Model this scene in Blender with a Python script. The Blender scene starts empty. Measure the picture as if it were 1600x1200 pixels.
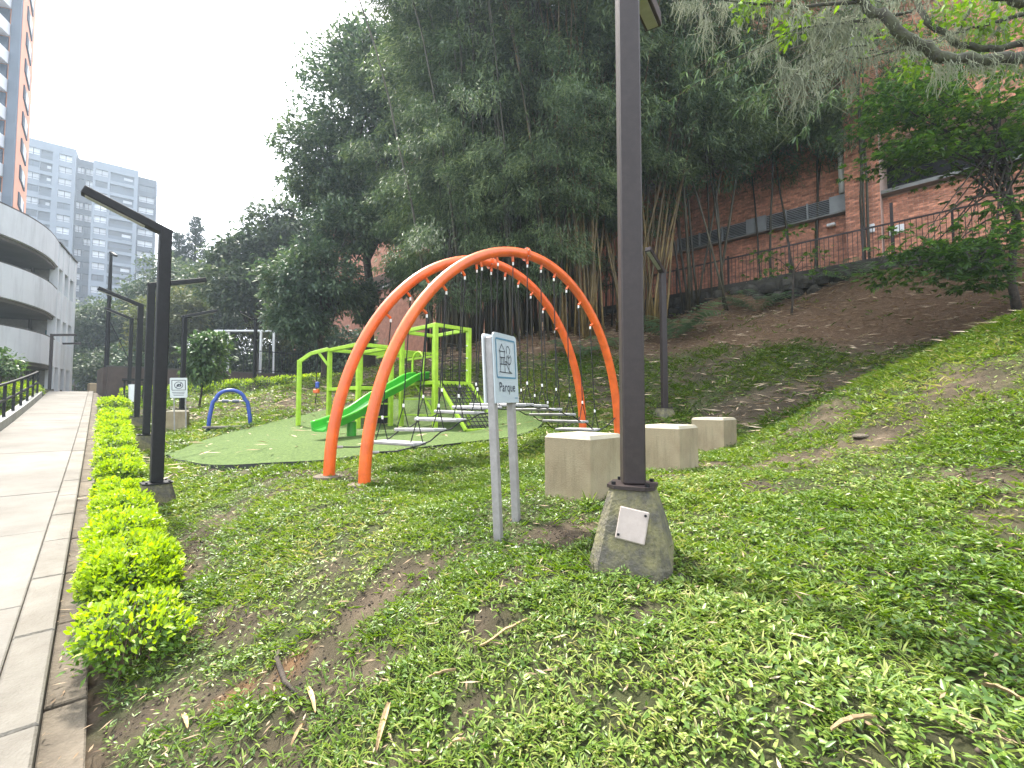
import bpy, math, random
import numpy as np
from mathutils import Vector, Matrix

# ------------------------------------------------------------------ camera, sky, sun, exposure
SC = bpy.context.scene
COL = SC.collection
EYE = 1.62
FPX = 700.0
PITCH = math.atan(32 / 700)
cam = bpy.data.cameras.new('camera')
cam.sensor_width = 36
cam.lens = 36 * FPX / 1600
cam.clip_start = 0.05
cam.clip_end = 1500
cam_o = bpy.data.objects.new('camera', cam)
cam_o.location = (0, 0, EYE)
cam_o.rotation_euler = (math.pi / 2 + PITCH, 0, 0)
COL.objects.link(cam_o)
SC.camera = cam_o

SUN_EL = math.radians(58)
SUN_AZ = math.radians(-46)          # measured from +Y towards +X
w = bpy.data.worlds.new('World')
SC.world = w
w.use_nodes = True
nt = w.node_tree
bg = nt.nodes['Background']
sky = nt.nodes.new('ShaderNodeTexSky')
sky.sky_type = 'NISHITA'
sky.sun_disc = False
sky.sun_elevation = SUN_EL
sky.sun_rotation = SUN_AZ
sky.air_density = 1.0
sky.dust_density = 6.0
sky.ozone_density = 1.0
veil = nt.nodes.new('ShaderNodeMixRGB')     # thin even cloud over the sky
veil.inputs[0].default_value = 0.55
veil.inputs[2].default_value = (11.5, 12.0, 12.6, 1)
nt.links.new(sky.outputs[0], veil.inputs[1])
nt.links.new(veil.outputs[0], bg.inputs[0])
bg.inputs[1].default_value = 0.15

sun = bpy.data.lights.new('sun', 'SUN')
sun.energy = 4.4
sun.angle = math.radians(5)
sun.color = (1.0, 0.95, 0.87)
sun_o = bpy.data.objects.new('sun', sun)
sd = Vector((math.sin(SUN_AZ) * math.cos(SUN_EL), math.cos(SUN_AZ) * math.cos(SUN_EL), math.sin(SUN_EL)))
sun_o.rotation_euler = sd.to_track_quat('Z', 'Y').to_euler()
sun_o.location = sd * 100
COL.objects.link(sun_o)

SC.view_settings.view_transform = 'Standard'
SC.view_settings.look = 'None'
SC.view_settings.gamma = 1
SC.view_settings.use_curve_mapping = False
SC.view_settings.exposure = 1.45
SC.render.engine = 'CYCLES'
SC.cycles.max_bounces = 6
SC.cycles.diffuse_bounces = 3
SC.cycles.glossy_bounces = 2
SC.cycles.transmission_bounces = 3
SC.cycles.transparent_max_bounces = 4
SC.cycles.caustics_reflective = False
SC.cycles.caustics_refractive = False
SC.cycles.use_denoising = True
SC.cycles.sample_clamp_indirect = 4

rng = np.random.default_rng(7)
random.seed(7)
cp, sp = math.cos(PITCH), math.sin(PITCH)


def at(px, py, Y):
    """world point at distance Y ahead, on the sight line of a point of the photograph"""
    u = (px - 800) / FPX
    v = (600 - py) / FPX
    k = Y / (cp - v * sp)
    return Vector((u * k, Y, EYE + (sp + v * cp) * k))


# ------------------------------------------------------------------ helpers
class MB:
    """collects faces, builds ONE mesh object"""
    def __init__(self, off=(0, 0, 0)):
        self.v = []
        self.f = []
        self.off = Vector(off)

    def add(self, vs, fs):
        n = len(self.v)
        self.v += [tuple(Vector(p) - self.off) for p in vs]
        self.f += [tuple(i + n for i in f) for f in fs]
        return self

    def box(self, c, s, rz=0, m=None):
        hx, hy, hz = s[0] / 2, s[1] / 2, s[2] / 2
        R = m if m is not None else Matrix.Rotation(rz, 3, 'Z')
        vs = [Vector(c) + R @ Vector((x * hx, y * hy, z * hz)) for x in (-1, 1) for y in (-1, 1) for z in (-1, 1)]
        return self.add(vs, [(0, 1, 3, 2), (4, 6, 7, 5), (0, 4, 5, 1), (2, 3, 7, 6), (0, 2, 6, 4), (1, 5, 7, 3)])

    def cbox(self, c, s, b=0.01, rz=0, m=None):
        """box with chamfered edges"""
        h = [s[0] / 2, s[1] / 2, s[2] / 2]
        b = min(b, min(h) * 0.8)
        R = m if m is not None else Matrix.Rotation(rz, 3, 'Z')
        idx = {}
        vs = []
        for sx in (-1, 1):
            for sy in (-1, 1):
                for sz in (-1, 1):
                    for ax in range(3):
                        p = [sx * (h[0] - b), sy * (h[1] - b), sz * (h[2] - b)]
                        p[ax] = (sx, sy, sz)[ax] * h[ax]
                        idx[(sx, sy, sz, ax)] = len(vs)
                        vs.append(Vector(c) + R @ Vector(p))
        fs = []
        for ax in range(3):
            a1, a2 = (ax + 1) % 3, (ax + 2) % 3
            for s_ in (-1, 1):
                q = []
                for t1, t2 in ((-1, -1), (1, -1), (1, 1), (-1, 1)):
                    k = [0, 0, 0]
                    k[ax], k[a1], k[a2] = s_, t1, t2
                    q.append(idx[(k[0], k[1], k[2], ax)])
                fs.append(tuple(q if s_ > 0 else q[::-1]))
        for ax in range(3):
            a1, a2 = (ax + 1) % 3, (ax + 2) % 3
            for t1 in (-1, 1):
                for t2 in (-1, 1):
                    ks = []
                    for s_ in (-1, 1):
                        k = [0, 0, 0]
                        k[ax], k[a1], k[a2] = s_, t1, t2
                        ks.append(tuple(k))
                    q = [idx[ks[0] + (a1,)], idx[ks[1] + (a1,)], idx[ks[1] + (a2,)], idx[ks[0] + (a2,)]]
                    fs.append(tuple(q if t1 * t2 < 0 else q[::-1]))
        for sx in (-1, 1):
            for sy in (-1, 1):
                for sz in (-1, 1):
                    q = [idx[(sx, sy, sz, a)] for a in range(3)]
                    fs.append(tuple(q if sx * sy * sz > 0 else q[::-1]))
        return self.add(vs, fs)

    def bar(self, a, b, wx, wy=None, up=(0, 0, 1), cham=0.0):
        """square bar from a to b"""
        a, b = Vector(a), Vector(b)
        wy = wx if wy is None else wy
        d = b - a
        L = d.length
        z = d.normalized()
        u = Vector(up)
        if abs(z.dot(u)) > 0.98:
            u = Vector((0, 1, 0)) if up == (0, 0, 1) else Vector((0, 0, 1))
        x = u.cross(z).normalized()
        y = z.cross(x)
        m = Matrix((x, y, z)).transposed()
        if cham:
            return self.cbox((a + b) / 2, (wx, wy, L), cham, m=m)
        return self.box((a + b) / 2, (wx, wy, L), m=m)

    def tube(self, pts, r, seg=8, cap=True):
        pts = [Vector(p) for p in pts]
        n = len(pts)
        rs = r if hasattr(r, '__len__') else [r] * n
        t0 = (pts[1] - pts[0]).normalized()
        ref = Vector((0, 0, 1)) if abs(t0.z) < 0.9 else Vector((1, 0, 0))
        x = ref.cross(t0).normalized()
        vs = []
        for i, p in enumerate(pts):
            t = (pts[min(i + 1, n - 1)] - pts[max(i - 1, 0)]).normalized()
            x = (x - t * x.dot(t))
            x = x.normalized() if x.length > 1e-6 else Vector((1, 0, 0))
            y = t.cross(x)
            for k in range(seg):
                a = 2 * math.pi * k / seg
                vs.append(p + (x * math.cos(a) + y * math.sin(a)) * rs[i])
        fs = []
        for i in range(n - 1):
            for k in range(seg):
                k2 = (k + 1) % seg
                fs.append((i * seg + k, i * seg + k2, (i + 1) * seg + k2, (i + 1) * seg + k))
        if cap:
            fs.append(tuple(range(seg))[::-1])
            fs.append(tuple((n - 1) * seg + k for k in range(seg)))
        return self.add(vs, fs)

    def prism(self, poly, z0, z1):
        """vertical prism over a ccw polygon"""
        n = len(poly)
        vs = [(p[0], p[1], z0) for p in poly] + [(p[0], p[1], z1) for p in poly]
        fs = [tuple(range(n))[::-1], tuple(range(n, 2 * n))]
        fs += [(i, (i + 1) % n, n + (i + 1) % n, n + i) for i in range(n)]
        return self.add(vs, fs)

    def rings(self, rings, cap=True):
        n = len(rings[0])
        vs = [p for r in rings for p in r]
        fs = []
        for i in range(len(rings) - 1):
            for k in range(n):
                k2 = (k + 1) % n
                fs.append((i * n + k, i * n + k2, (i + 1) * n + k2, (i + 1) * n + k))
        if cap:
            fs.append(tuple(range(n))[::-1])
            fs.append(tuple((len(rings) - 1) * n + k for k in range(n)))
        return self.add(vs, fs)

    def mesh(self, name, mat, smooth=False):
        me = bpy.data.meshes.new(name)
        me.from_pydata(self.v, [], self.f)
        me.update()
        if mat:
            me.materials.append(mat)
        if smooth:
            me.polygons.foreach_set('use_smooth', [True] * len(me.polygons))
        return me

    def build(self, name, mat, parent=None, smooth=False, label=None):
        return link(name, self.mesh(name, mat, smooth), parent, label)


def link(name, me, parent=None, label=None):
    o = bpy.data.objects.new(name, me)
    COL.objects.link(o)
    if parent is not None:
        o.parent = parent
    if label:
        o['label'] = label
    return o


def tag(o, label, cat, group=None):
    o['label'] = label
    o['category'] = cat
    if group:
        o['group'] = group
    return o


def thing(name, label, cat, loc=(0, 0, 0), rz=0, group=None):
    o = bpy.data.objects.new(name, None)
    o.empty_display_size = 0.2
    o.location = loc
    o.rotation_euler = (0, 0, rz)
    COL.objects.link(o)
    return tag(o, label, cat, group)


def copy_tree(o, parent=None):
    c = o.copy()
    COL.objects.link(c)
    c.parent = parent
    for ch in o.children:
        copy_tree(ch, c)
    return c


def np_mesh(name, V, T, mat):
    """triangle mesh from arrays"""
    me = bpy.data.meshes.new(name)
    V = np.ascontiguousarray(V, dtype=np.float32)
    T = np.ascontiguousarray(T, dtype=np.int32)
    me.vertices.add(len(V))
    me.vertices.foreach_set('co', V.ravel())
    me.loops.add(T.size)
    me.loops.foreach_set('vertex_index', T.ravel())
    me.polygons.add(len(T))
    me.polygons.foreach_set('loop_start', np.arange(0, T.size, 3, dtype=np.int32))
    me.update(calc_edges=True)
    me.materials.append(mat)
    return me


def unit(a):
    return a / np.maximum(np.linalg.norm(a, axis=1, keepdims=True), 1e-9)


def leaf_arrays(P, D, N, L, W, fine=False, droop=0.0, fold=0.15):
    """leaves rooted at P along D with surface normal about N"""
    n = len(P)
    L = np.broadcast_to(np.asarray(L, float), (n,))[:, None]
    W = np.broadcast_to(np.asarray(W, float), (n,))[:, None]
    D = unit(D)
    S = unit(np.cross(D, N))
    U = np.cross(S, D)
    Z = np.array([[0, 0, 1.0]])
    if fine:
        tip = P + D * L - Z * droop * L
        m1 = P + D * L * 0.3 - Z * droop * L * 0.12
        m2 = P + D * L * 0.68 - Z * droop * L * 0.45
        l1 = m1 + S * W * 0.5 + U * W * fold
        r1 = m1 - S * W * 0.5 + U * W * fold
        l2 = m2 + S * W * 0.38 + U * W * fold
        r2 = m2 - S * W * 0.38 + U * W * fold
        V = np.stack([P, m1 * 0.5 + m2 * 0.5, tip, l1, l2, r1, r2], 1).reshape(-1, 3)
        t = np.array([[0, 1, 3], [3, 1, 4], [4, 1, 2], [0, 5, 1], [5, 6, 1], [6, 2, 1]])
        T = (np.arange(n)[:, None, None] * 7 + t[None]).reshape(-1, 3)
    else:
        tip = P + D * L - Z * droop * L
        m = P + D * L * 0.45 - Z * droop * L * 0.2
        V = np.stack([P, m + S * W * 0.5 + U * W * fold, tip, m - S * W * 0.5 + U * W * fold], 1).reshape(-1, 3)
        t = np.array([[0, 2, 1], [0, 3, 2]])
        T = (np.arange(n)[:, None, None] * 4 + t[None]).reshape(-1, 3)
    return V, T


def merge(parts):
    Vs, Ts, k = [], [], 0
    for V, T in parts:
        Vs.append(V)
        Ts.append(T + k)
        k += len(V)
    return np.concatenate(Vs), np.concatenate(Ts)


def vnoise(x, y, seed=0):
    """smooth value noise 0..1"""
    x = np.asarray(x, float)
    y = np.asarray(y, float)
    xi = np.floor(x).astype(np.int64)
    yi = np.floor(y).astype(np.int64)
    fx, fy = x - xi, y - yi
    fx = fx * fx * (3 - 2 * fx)
    fy = fy * fy * (3 - 2 * fy)

    def h(a, b):
        n = (a * 374761393 + b * 668265263 + seed * 974634777) & 0x7fffffff
        n = ((n ^ (n >> 13)) * 1274126177) & 0x7fffffff
        return ((n ^ (n >> 16)) & 0xffff) / 65535.0
    return (h(xi, yi) * (1 - fx) + h(xi + 1, yi) * fx) * (1 - fy) + (h(xi, yi + 1) * (1 - fx) + h(xi + 1, yi + 1) * fx) * fy


# ------------------------------------------------------------------ materials
def srgb(r, g, b):
    return tuple(((c / 255 + 0.055) / 1.055) ** 2.4 if c > 10 else c / 255 / 12.92 for c in (r, g, b)) + (1,)


def mat(name, col, rough=0.6, var=0.12, scale=6.0, bump=0.0, bscale=40.0, metal=0.0, col2=None, mix_at=(0.4, 0.65),
        obj_rand=0.0, isl_rand=0.0, coat=0.0, spec=0.5, streak=None):
    m = bpy.data.materials.new(name)
    m.use_nodes = True
    t = m.node_tree
    N, Lk = t.nodes, t.links
    b = N['Principled BSDF']
    b.inputs['Roughness'].default_value = rough
    b.inputs['Metallic'].default_value = metal
    b.inputs['Specular IOR Level'].default_value = spec
    if coat:
        b.inputs['Coat Weight'].default_value = coat
        b.inputs['Coat Roughness'].default_value = 0.15
    col = tuple(col)[:3] + (1,)
    tc = N.new('ShaderNodeTexCoord')
    nz = N.new('ShaderNodeTexNoise')
    nz.inputs['Scale'].default_value = scale
    nz.inputs['Detail'].default_value = 6
    nz.inputs['Roughness'].default_value = 0.65
    Lk.new(tc.outputs['Object'], nz.inputs['Vector'])
    rp = N.new('ShaderNodeValToRGB')
    rp.color_ramp.elements[0].position = mix_at[0]
    rp.color_ramp.elements[1].position = mix_at[1]
    if col2 is None:
        rp.color_ramp.elements[0].color = tuple(c * (1 - var) for c in col[:3]) + (1,)
        rp.color_ramp.elements[1].color = tuple(min(1, c * (1 + var)) for c in col[:3]) + (1,)
    else:
        rp.color_ramp.elements[0].color = col
        rp.color_ramp.elements[1].color = tuple(col2)[:3] + (1,)
    Lk.new(nz.outputs[0], rp.inputs[0])
    out = rp.outputs[0]
    for amt, src in ((obj_rand, 'ShaderNodeObjectInfo'), (isl_rand, 'ShaderNodeNewGeometry')):
        if amt:
            s = N.new(src)
            mr = N.new('ShaderNodeMapRange')
            mr.inputs[3].default_value = 1 - amt
            mr.inputs[4].default_value = 1 + amt
            Lk.new(s.outputs['Random' if src.endswith('Info') else 'Random Per Island'], mr.inputs[0])
            hs = N.new('ShaderNodeHueSaturation')
            Lk.new(mr.outputs[0], hs.inputs['Value'])
            Lk.new(out, hs.inputs['Color'])
            out = hs.outputs[0]
    if streak:          # rain streaks and grime: (amount, colour, scale across, scale down)
        mp = N.new('ShaderNodeMapping')
        mp.inputs['Scale'].default_value = (streak[2], streak[2], streak[3])
        Lk.new(tc.outputs['Object'], mp.inputs['Vector'])
        n3 = N.new('ShaderNodeTexNoise')
        n3.inputs['Scale'].default_value = 1.0
        n3.inputs['Detail'].default_value = 7
        n3.inputs['Roughness'].default_value = 0.7
        Lk.new(mp.outputs[0], n3.inputs['Vector'])
        m3 = N.new('ShaderNodeMapRange')
        m3.inputs[1].default_value = 0.48
        m3.inputs[2].default_value = 0.72
        m3.inputs[4].default_value = streak[0]
        Lk.new(n3.outputs[0], m3.inputs[0])
        x3 = N.new('ShaderNodeMixRGB')
        Lk.new(m3.outputs[0], x3.inputs[0])
        Lk.new(out, x3.inputs[1])
        x3.inputs[2].default_value = tuple(streak[1]) + (1,)
        out = x3.outputs[0]
    Lk.new(out, b.inputs['Base Color'])
    if bump:
        n2 = N.new('ShaderNodeTexNoise')
        n2.inputs['Scale'].default_value = bscale
        n2.inputs['Detail'].default_value = 5
        Lk.new(tc.outputs['Object'], n2.inputs['Vector'])
        bp = N.new('ShaderNodeBump')
        bp.inputs['Strength'].default_value = bump
        bp.inputs['Distance'].default_value = 0.02
        Lk.new(n2.outputs[0], bp.inputs['Height'])
        Lk.new(bp.outputs[0], b.inputs['Normal'])
    return m


def leaf_mat(name, stops, rough=0.5, trans=0.3, tcol=None, scale=0.6):
    """leaf colours picked per leaf, with light passing through"""
    m = bpy.data.materials.new(name)
    m.use_nodes = True
    t = m.node_tree
    N, Lk = t.nodes, t.links
    b = N['Principled BSDF']
    b.inputs['Roughness'].default_value = rough
    b.inputs['Specular IOR Level'].default_value = 0.4
    g = N.new('ShaderNodeNewGeometry')
    rp = N.new('ShaderNodeValToRGB')
    el = rp.color_ramp.elements
    while len(el) < len(stops):
        el.new(0.5)
    for i, (p, c) in enumerate(stops):
        el[i].position = p
        el[i].color = tuple(c)[:3] + (1,)
    tc = N.new('ShaderNodeTexCoord')
    nz = N.new('ShaderNodeTexNoise')
    nz.inputs['Scale'].default_value = scale
    nz.inputs['Detail'].default_value = 3
    Lk.new(tc.outputs['Object'], nz.inputs['Vector'])
    ad = N.new('ShaderNodeMath')
    ad.operation = 'MULTIPLY_ADD'
    ad.inputs[1].default_value = 0.6
    Lk.new(g.outputs['Random Per Island'], ad.inputs[0])
    sb = N.new('ShaderNodeMath')
    sb.operation = 'MULTIPLY_ADD'
    sb.inputs[1].default_value = 1.1
    sb.inputs[2].default_value = -0.35
    Lk.new(nz.outputs[0], sb.inputs[0])
    Lk.new(sb.outputs[0], ad.inputs[2])
    Lk.new(ad.outputs[0], rp.inputs[0])
    Lk.new(rp.outputs[0], b.inputs['Base Color'])
    tr = N.new('ShaderNodeBsdfTranslucent')
    mx = N.new('ShaderNodeMixShader')
    mx.inputs[0].default_value = trans
    hs = N.new('ShaderNodeHueSaturation')
    hs.inputs['Saturation'].default_value = 1.15
    hs.inputs['Value'].default_value = 1.5
    Lk.new(rp.outputs[0], hs.inputs['Color'])
    Lk.new(hs.outputs[0], tr.inputs[0])
    Lk.new(b.outputs[0], mx.inputs[1])
    Lk.new(tr.outputs[0], mx.inputs[2])
    Lk.new(mx.outputs[0], N['Material Output'].inputs[0])
    return m


M = {}
M['pole'] = mat('brown_metal', (0.030, 0.022, 0.021), 0.5, 0.15, 25, 0.08, 220, spec=0.35)
M['pole_black'] = mat('black_metal', (0.011, 0.011, 0.012), 0.55, 0.2, 20, 0.05, 200, spec=0.25)
M['lamp_lens'] = mat('lamp_lens', (0.36, 0.36, 0.34), 0.35, 0.1, 10)
M['footing'] = mat('mossy_footing', (0.085, 0.078, 0.062), 0.9, 0, 7, 0.7, 45, col2=(0.17, 0.155, 0.075), mix_at=(0.4, 0.6), streak=(0.75, (0.04, 0.038, 0.03), 12, 4))
M['plate_cover'] = mat('cover_plate', (0.34, 0.29, 0.26), 0.55, 0.12, 9)
M['bench'] = mat('cast_bench', (0.25, 0.195, 0.12), 0.85, 0, 2.2, 0.25, 90, col2=(0.35, 0.295, 0.19), mix_at=(0.35, 0.7), streak=(0.6, (0.13, 0.11, 0.065), 9, 1.6))
M['bench_lit_top'] = mat('cast_bench_lit_top', (0.36, 0.32, 0.235), 0.8, 0.08, 6, 0.2, 90, streak=(0.5, (0.2, 0.19, 0.13), 8, 8))  # same stone made paler: daylight on the top is put into the colour
M['orange'] = mat('orange_paint', (0.68, 0.115, 0.016), 0.38, 0.16, 5, 0.04, 40, coat=0.2)
M['lime'] = mat('lime_paint', (0.34, 0.54, 0.035), 0.45, 0.14, 6, 0.04, 60)
M['slide'] = mat('green_plastic', (0.03, 0.30, 0.02), 0.28, 0.1, 3, coat=0.3)
M['slide_light'] = mat('light_green_plastic', (0.09, 0.45, 0.04), 0.3, 0.1, 3)
M['rope'] = mat('black_rope', (0.012, 0.012, 0.013), 0.85, 0.2, 60, 0.3, 300)
M['clamp'] = mat('white_clamp', (0.75, 0.75, 0.73), 0.45, 0.05)
M['plank'] = mat('grey_plank', (0.34, 0.335, 0.33), 0.65, 0.18, 8, 0.2, 120)
M['turf'] = mat('play_turf', (0.042, 0.082, 0.012), 0.95, 0, 22, 1.0, 90, col2=(0.105, 0.16, 0.032), mix_at=(0.35, 0.65))
M['rubber'] = mat('dark_rubber', (0.02, 0.022, 0.02), 0.9)
M['blue'] = mat('blue_paint', (0.03, 0.07, 0.34), 0.4, 0.1)
M['blue_grey'] = mat('grey_rubber_grip', (0.10, 0.11, 0.15), 0.6)
M['white_paint'] = mat('white_paint', (0.74, 0.75, 0.76), 0.5, 0.04, 3)
M['sign_panel'] = mat('sign_panel', (0.40, 0.45, 0.485), 0.4, 0.03, 5)
M['sign_back'] = mat('sign_sheet', (0.58, 0.60, 0.61), 0.45, 0.05, 5)
M['sign_blue'] = mat('sign_blue', (0.085, 0.20, 0.29), 0.5, 0.05)
M['ink'] = mat('dark_ink', (0.02, 0.025, 0.04), 0.6, 0.05)
M['sign_post'] = mat('galvanised_post', (0.30, 0.285, 0.28), 0.45, 0.12, 14, 0.05, 100, metal=0.25)
M['slab'] = mat('path_slab', (0.112, 0.103, 0.087), 0.85, 0, 1.1, 0.3, 70, col2=(0.172, 0.161, 0.139), mix_at=(0.33, 0.68), obj_rand=0.09, streak=(0.45, (0.10, 0.085, 0.065), 1.3, 1.3))
M['curb'] = mat('path_kerb', (0.12, 0.108, 0.088), 0.88, 0, 2.5, 0.4, 70, col2=(0.18, 0.167, 0.14), mix_at=(0.35, 0.7), obj_rand=0.09, streak=(0.5, (0.09, 0.075, 0.055), 3, 3))
M['gutter'] = mat('gutter_strip', (0.075, 0.06, 0.043), 0.95, 0, 3, 0.6, 60, col2=(0.15, 0.125, 0.092), mix_at=(0.35, 0.65), obj_rand=0.1)
M['kerb_grey'] = mat('grey_kerb', (0.33, 0.33, 0.31), 0.85, 0.15, 3, 0.3, 60)
M['brown_wall'] = mat('brown_render', (0.085, 0.062, 0.052), 0.9, 0.14, 2, 0.25, 70, streak=(0.5, (0.04, 0.032, 0.028), 3, 0.5))
M['beige_wall'] = mat('beige_render', (0.38, 0.30, 0.19), 0.9, 0.1, 2, 0.2, 60)
M['brick'] = mat('brick', (0.52, 0.235, 0.15), 0.85, 0.25, 9, 0.3, 90, obj_rand=0.36)
M['brick_loose'] = mat('brick_far', (0.52, 0.235, 0.15), 0.85, 0.25, 9, 0.3, 90, isl_rand=0.36)
M['mortar'] = mat('mortar', (0.50, 0.37, 0.31), 0.95, 0.15, 5, 0.3, 60)
M['ledge'] = mat('grey_ledge', (0.20, 0.20, 0.19), 0.8, 0.12, 3)
M['louvre'] = mat('louvre_metal', (0.27, 0.28, 0.29), 0.5, 0.08, 4)
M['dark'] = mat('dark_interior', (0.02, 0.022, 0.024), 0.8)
M['stone'] = mat('retaining_stone', (0.03, 0.027, 0.022), 0.95, 0, 4, 0.9, 20, col2=(0.065, 0.06, 0.045), obj_rand=0.3)
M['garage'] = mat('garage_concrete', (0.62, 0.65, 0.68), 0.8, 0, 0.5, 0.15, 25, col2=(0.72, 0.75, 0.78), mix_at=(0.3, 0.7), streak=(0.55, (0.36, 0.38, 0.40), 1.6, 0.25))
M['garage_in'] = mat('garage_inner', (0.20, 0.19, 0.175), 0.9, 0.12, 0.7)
M['teal'] = mat('teal_paint', (0.02, 0.14, 0.15), 0.6, 0.1)
M['cream'] = mat('cream_paint', (0.42, 0.40, 0.36), 0.7, 0.08)
M['coping'] = mat('dark_coping', (0.07, 0.065, 0.06), 0.7)
M['flat_grey'] = mat('grey_facade', (0.125, 0.15, 0.185), 0.8, 0.08, 0.2)
M['flat_dark'] = mat('dark_facade', (0.022, 0.03, 0.046), 0.8, 0.08, 0.2)
M['glass'] = mat('window_glass', (0.035, 0.05, 0.07), 0.3, 0.2, 0.3, obj_rand=0.5, spec=0.35)
M['blind'] = mat('white_blind', (0.42, 0.46, 0.50), 0.5, 0.05, 0.3, obj_rand=0.25)
M['tower_brick'] = mat('tower_brick', (0.55, 0.23, 0.13), 0.85, 0.1, 0.4, 0.1, 20)
M['tower_white'] = mat('tower_white', (0.66, 0.68, 0.72), 0.7, 0.04, 0.4)
M['trunk'] = mat('bark', (0.055, 0.043, 0.032), 0.95, 0.35, 9, 0.8, 30)
M['trunk_moss'] = mat('mossy_bark', (0.05, 0.045, 0.033), 0.95, 0, 6, 0.9, 28, col2=(0.10, 0.11, 0.06), mix_at=(0.4, 0.65))
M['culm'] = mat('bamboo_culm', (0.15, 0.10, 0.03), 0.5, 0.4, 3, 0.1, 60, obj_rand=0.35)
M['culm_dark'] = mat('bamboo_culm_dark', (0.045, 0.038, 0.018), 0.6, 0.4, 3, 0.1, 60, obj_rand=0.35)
M['straw'] = leaf_mat('dry_litter', [(0.0, (0.11, 0.07, 0.04)), (0.5, (0.27, 0.19, 0.115)), (1.0, (0.48, 0.39, 0.26))], 0.8, 0.1)
M['pale_straw'] = leaf_mat('pale_bamboo_litter', [(0.0, (0.16, 0.10, 0.055)), (0.4, (0.40, 0.29, 0.18)), (1.0, (0.72, 0.60, 0.44))], 0.8, 0.1)
M['husk'] = mat('dry_husk', (0.40, 0.28, 0.15), 0.75, 0.25, 18, 0.3, 90, obj_rand=0.25)
M['bamboo_leaf'] = leaf_mat('bamboo_leaves', [(0.0, (0.032, 0.058, 0.028)), (0.45, (0.072, 0.115, 0.05)), (0.75, (0.15, 0.205, 0.08)), (1.0, (0.29, 0.34, 0.14))], 0.5, 0.25, scale=0.5)
M['tree_leaf'] = leaf_mat('evergreen_leaves', [(0.0, (0.026, 0.054, 0.034)), (0.5, (0.066, 0.11, 0.055)), (1.0, (0.17, 0.23, 0.09))], 0.5, 0.22, scale=0.4)
M['far_leaf'] = leaf_mat('far_leaves', [(0.0, (0.022, 0.042, 0.022)), (0.5, (0.05, 0.08, 0.035)), (1.0, (0.11, 0.14, 0.05))], 0.6, 0.25, scale=0.3)
M['olive_leaf'] = leaf_mat('olive_leaves', [(0.0, (0.05, 0.065, 0.02)), (0.5, (0.10, 0.125, 0.045)), (1.0, (0.17, 0.165, 0.06))], 0.6, 0.3, scale=0.5)
M['needle'] = leaf_mat('conifer_needles', [(0.0, (0.018, 0.036, 0.026)), (0.6, (0.045, 0.07, 0.045)), (1.0, (0.08, 0.11, 0.06))], 0.6, 0.15)
M['lobed_leaf'] = leaf_mat('lobed_leaves', [(0.0, (0.022, 0.05, 0.014)), (0.5, (0.07, 0.14, 0.032)), (1.0, (0.21, 0.34, 0.055))], 0.42, 0.45, scale=0.5)
M['glossy_leaf'] = leaf_mat('glossy_leaves', [(0.0, (0.03, 0.06, 0.022)), (0.5, (0.075, 0.14, 0.042)), (1.0, (0.20, 0.29, 0.065))], 0.45, 0.25)
M['bright_leaf'] = leaf_mat('young_leaves', [(0.0, (0.07, 0.15, 0.02)), (1.0, (0.25, 0.38, 0.05))], 0.5, 0.45)
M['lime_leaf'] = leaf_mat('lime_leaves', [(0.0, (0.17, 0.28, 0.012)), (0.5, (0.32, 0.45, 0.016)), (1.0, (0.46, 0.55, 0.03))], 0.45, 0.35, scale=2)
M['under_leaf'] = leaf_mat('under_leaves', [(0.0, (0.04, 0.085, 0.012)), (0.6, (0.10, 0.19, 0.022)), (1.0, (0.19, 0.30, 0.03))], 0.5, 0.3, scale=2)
M['fading_leaf'] = leaf_mat('fading_leaves', [(0.0, (0.12, 0.20, 0.015)), (0.6, (0.24, 0.34, 0.03)), (1.0, (0.38, 0.40, 0.08))], 0.5, 0.3, scale=2)
M['cover_leaf'] = leaf_mat('ground_cover', [(0.0, (0.020, 0.050, 0.008)), (0.35, (0.07, 0.135, 0.020)), (0.7, (0.155, 0.23, 0.040)), (1.0, (0.32, 0.35, 0.11))], 0.38, 0.22, scale=0.9)
M['grass'] = leaf_mat('grass_blades', [(0.0, (0.045, 0.095, 0.010)), (0.4, (0.11, 0.185, 0.024)), (0.72, (0.20, 0.275, 0.045)), (1.0, (0.40, 0.36, 0.15))], 0.5, 0.32, scale=0.8)
M['fern'] = leaf_mat('fern_leaf', [(0.0, (0.06, 0.115, 0.06)), (1.0, (0.20, 0.29, 0.15))], 0.5, 0.3)
M['moss'] = leaf_mat('hanging_moss', [(0.0, (0.13, 0.15, 0.10)), (0.5, (0.23, 0.25, 0.17)), (1.0, (0.34, 0.35, 0.25))], 0.9, 0.3)
M['twig'] = mat('dry_twig', (0.12, 0.085, 0.055), 0.9, 0.3, 10)
M['pebble'] = mat('pale_pebble', (0.55, 0.53, 0.5), 0.8, 0.1, 20)
M['crumb'] = mat('soil_crumbs', (0.06, 0.044, 0.03), 0.95, 0.4, 30, isl_rand=0.5)
M['fruit'] = mat('dark_fruit', (0.03, 0.018, 0.018), 0.55, 0.3, 30, 0.2, 60)
M['net_white'] = M['white_paint']

# ------------------------------------------------------------------ terrain
PD = np.array([-0.679, 0.734])      # the path runs this way
PN = np.array([0.734, 0.679])       # and this is to its right


def ps(s, n):
    return PD[0] * s + PN[0] * n, PD[1] * s + PN[1] * n


def path_e(s):
    s = np.asarray(s, float)
    q = np.clip(s - 8, 0, 20)
    return -1.62 + 0.0597 * np.clip(s, -8, 30) + 0.0012 * q * q


def path_z(s):
    return float(path_e(s)) + EYE


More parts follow.
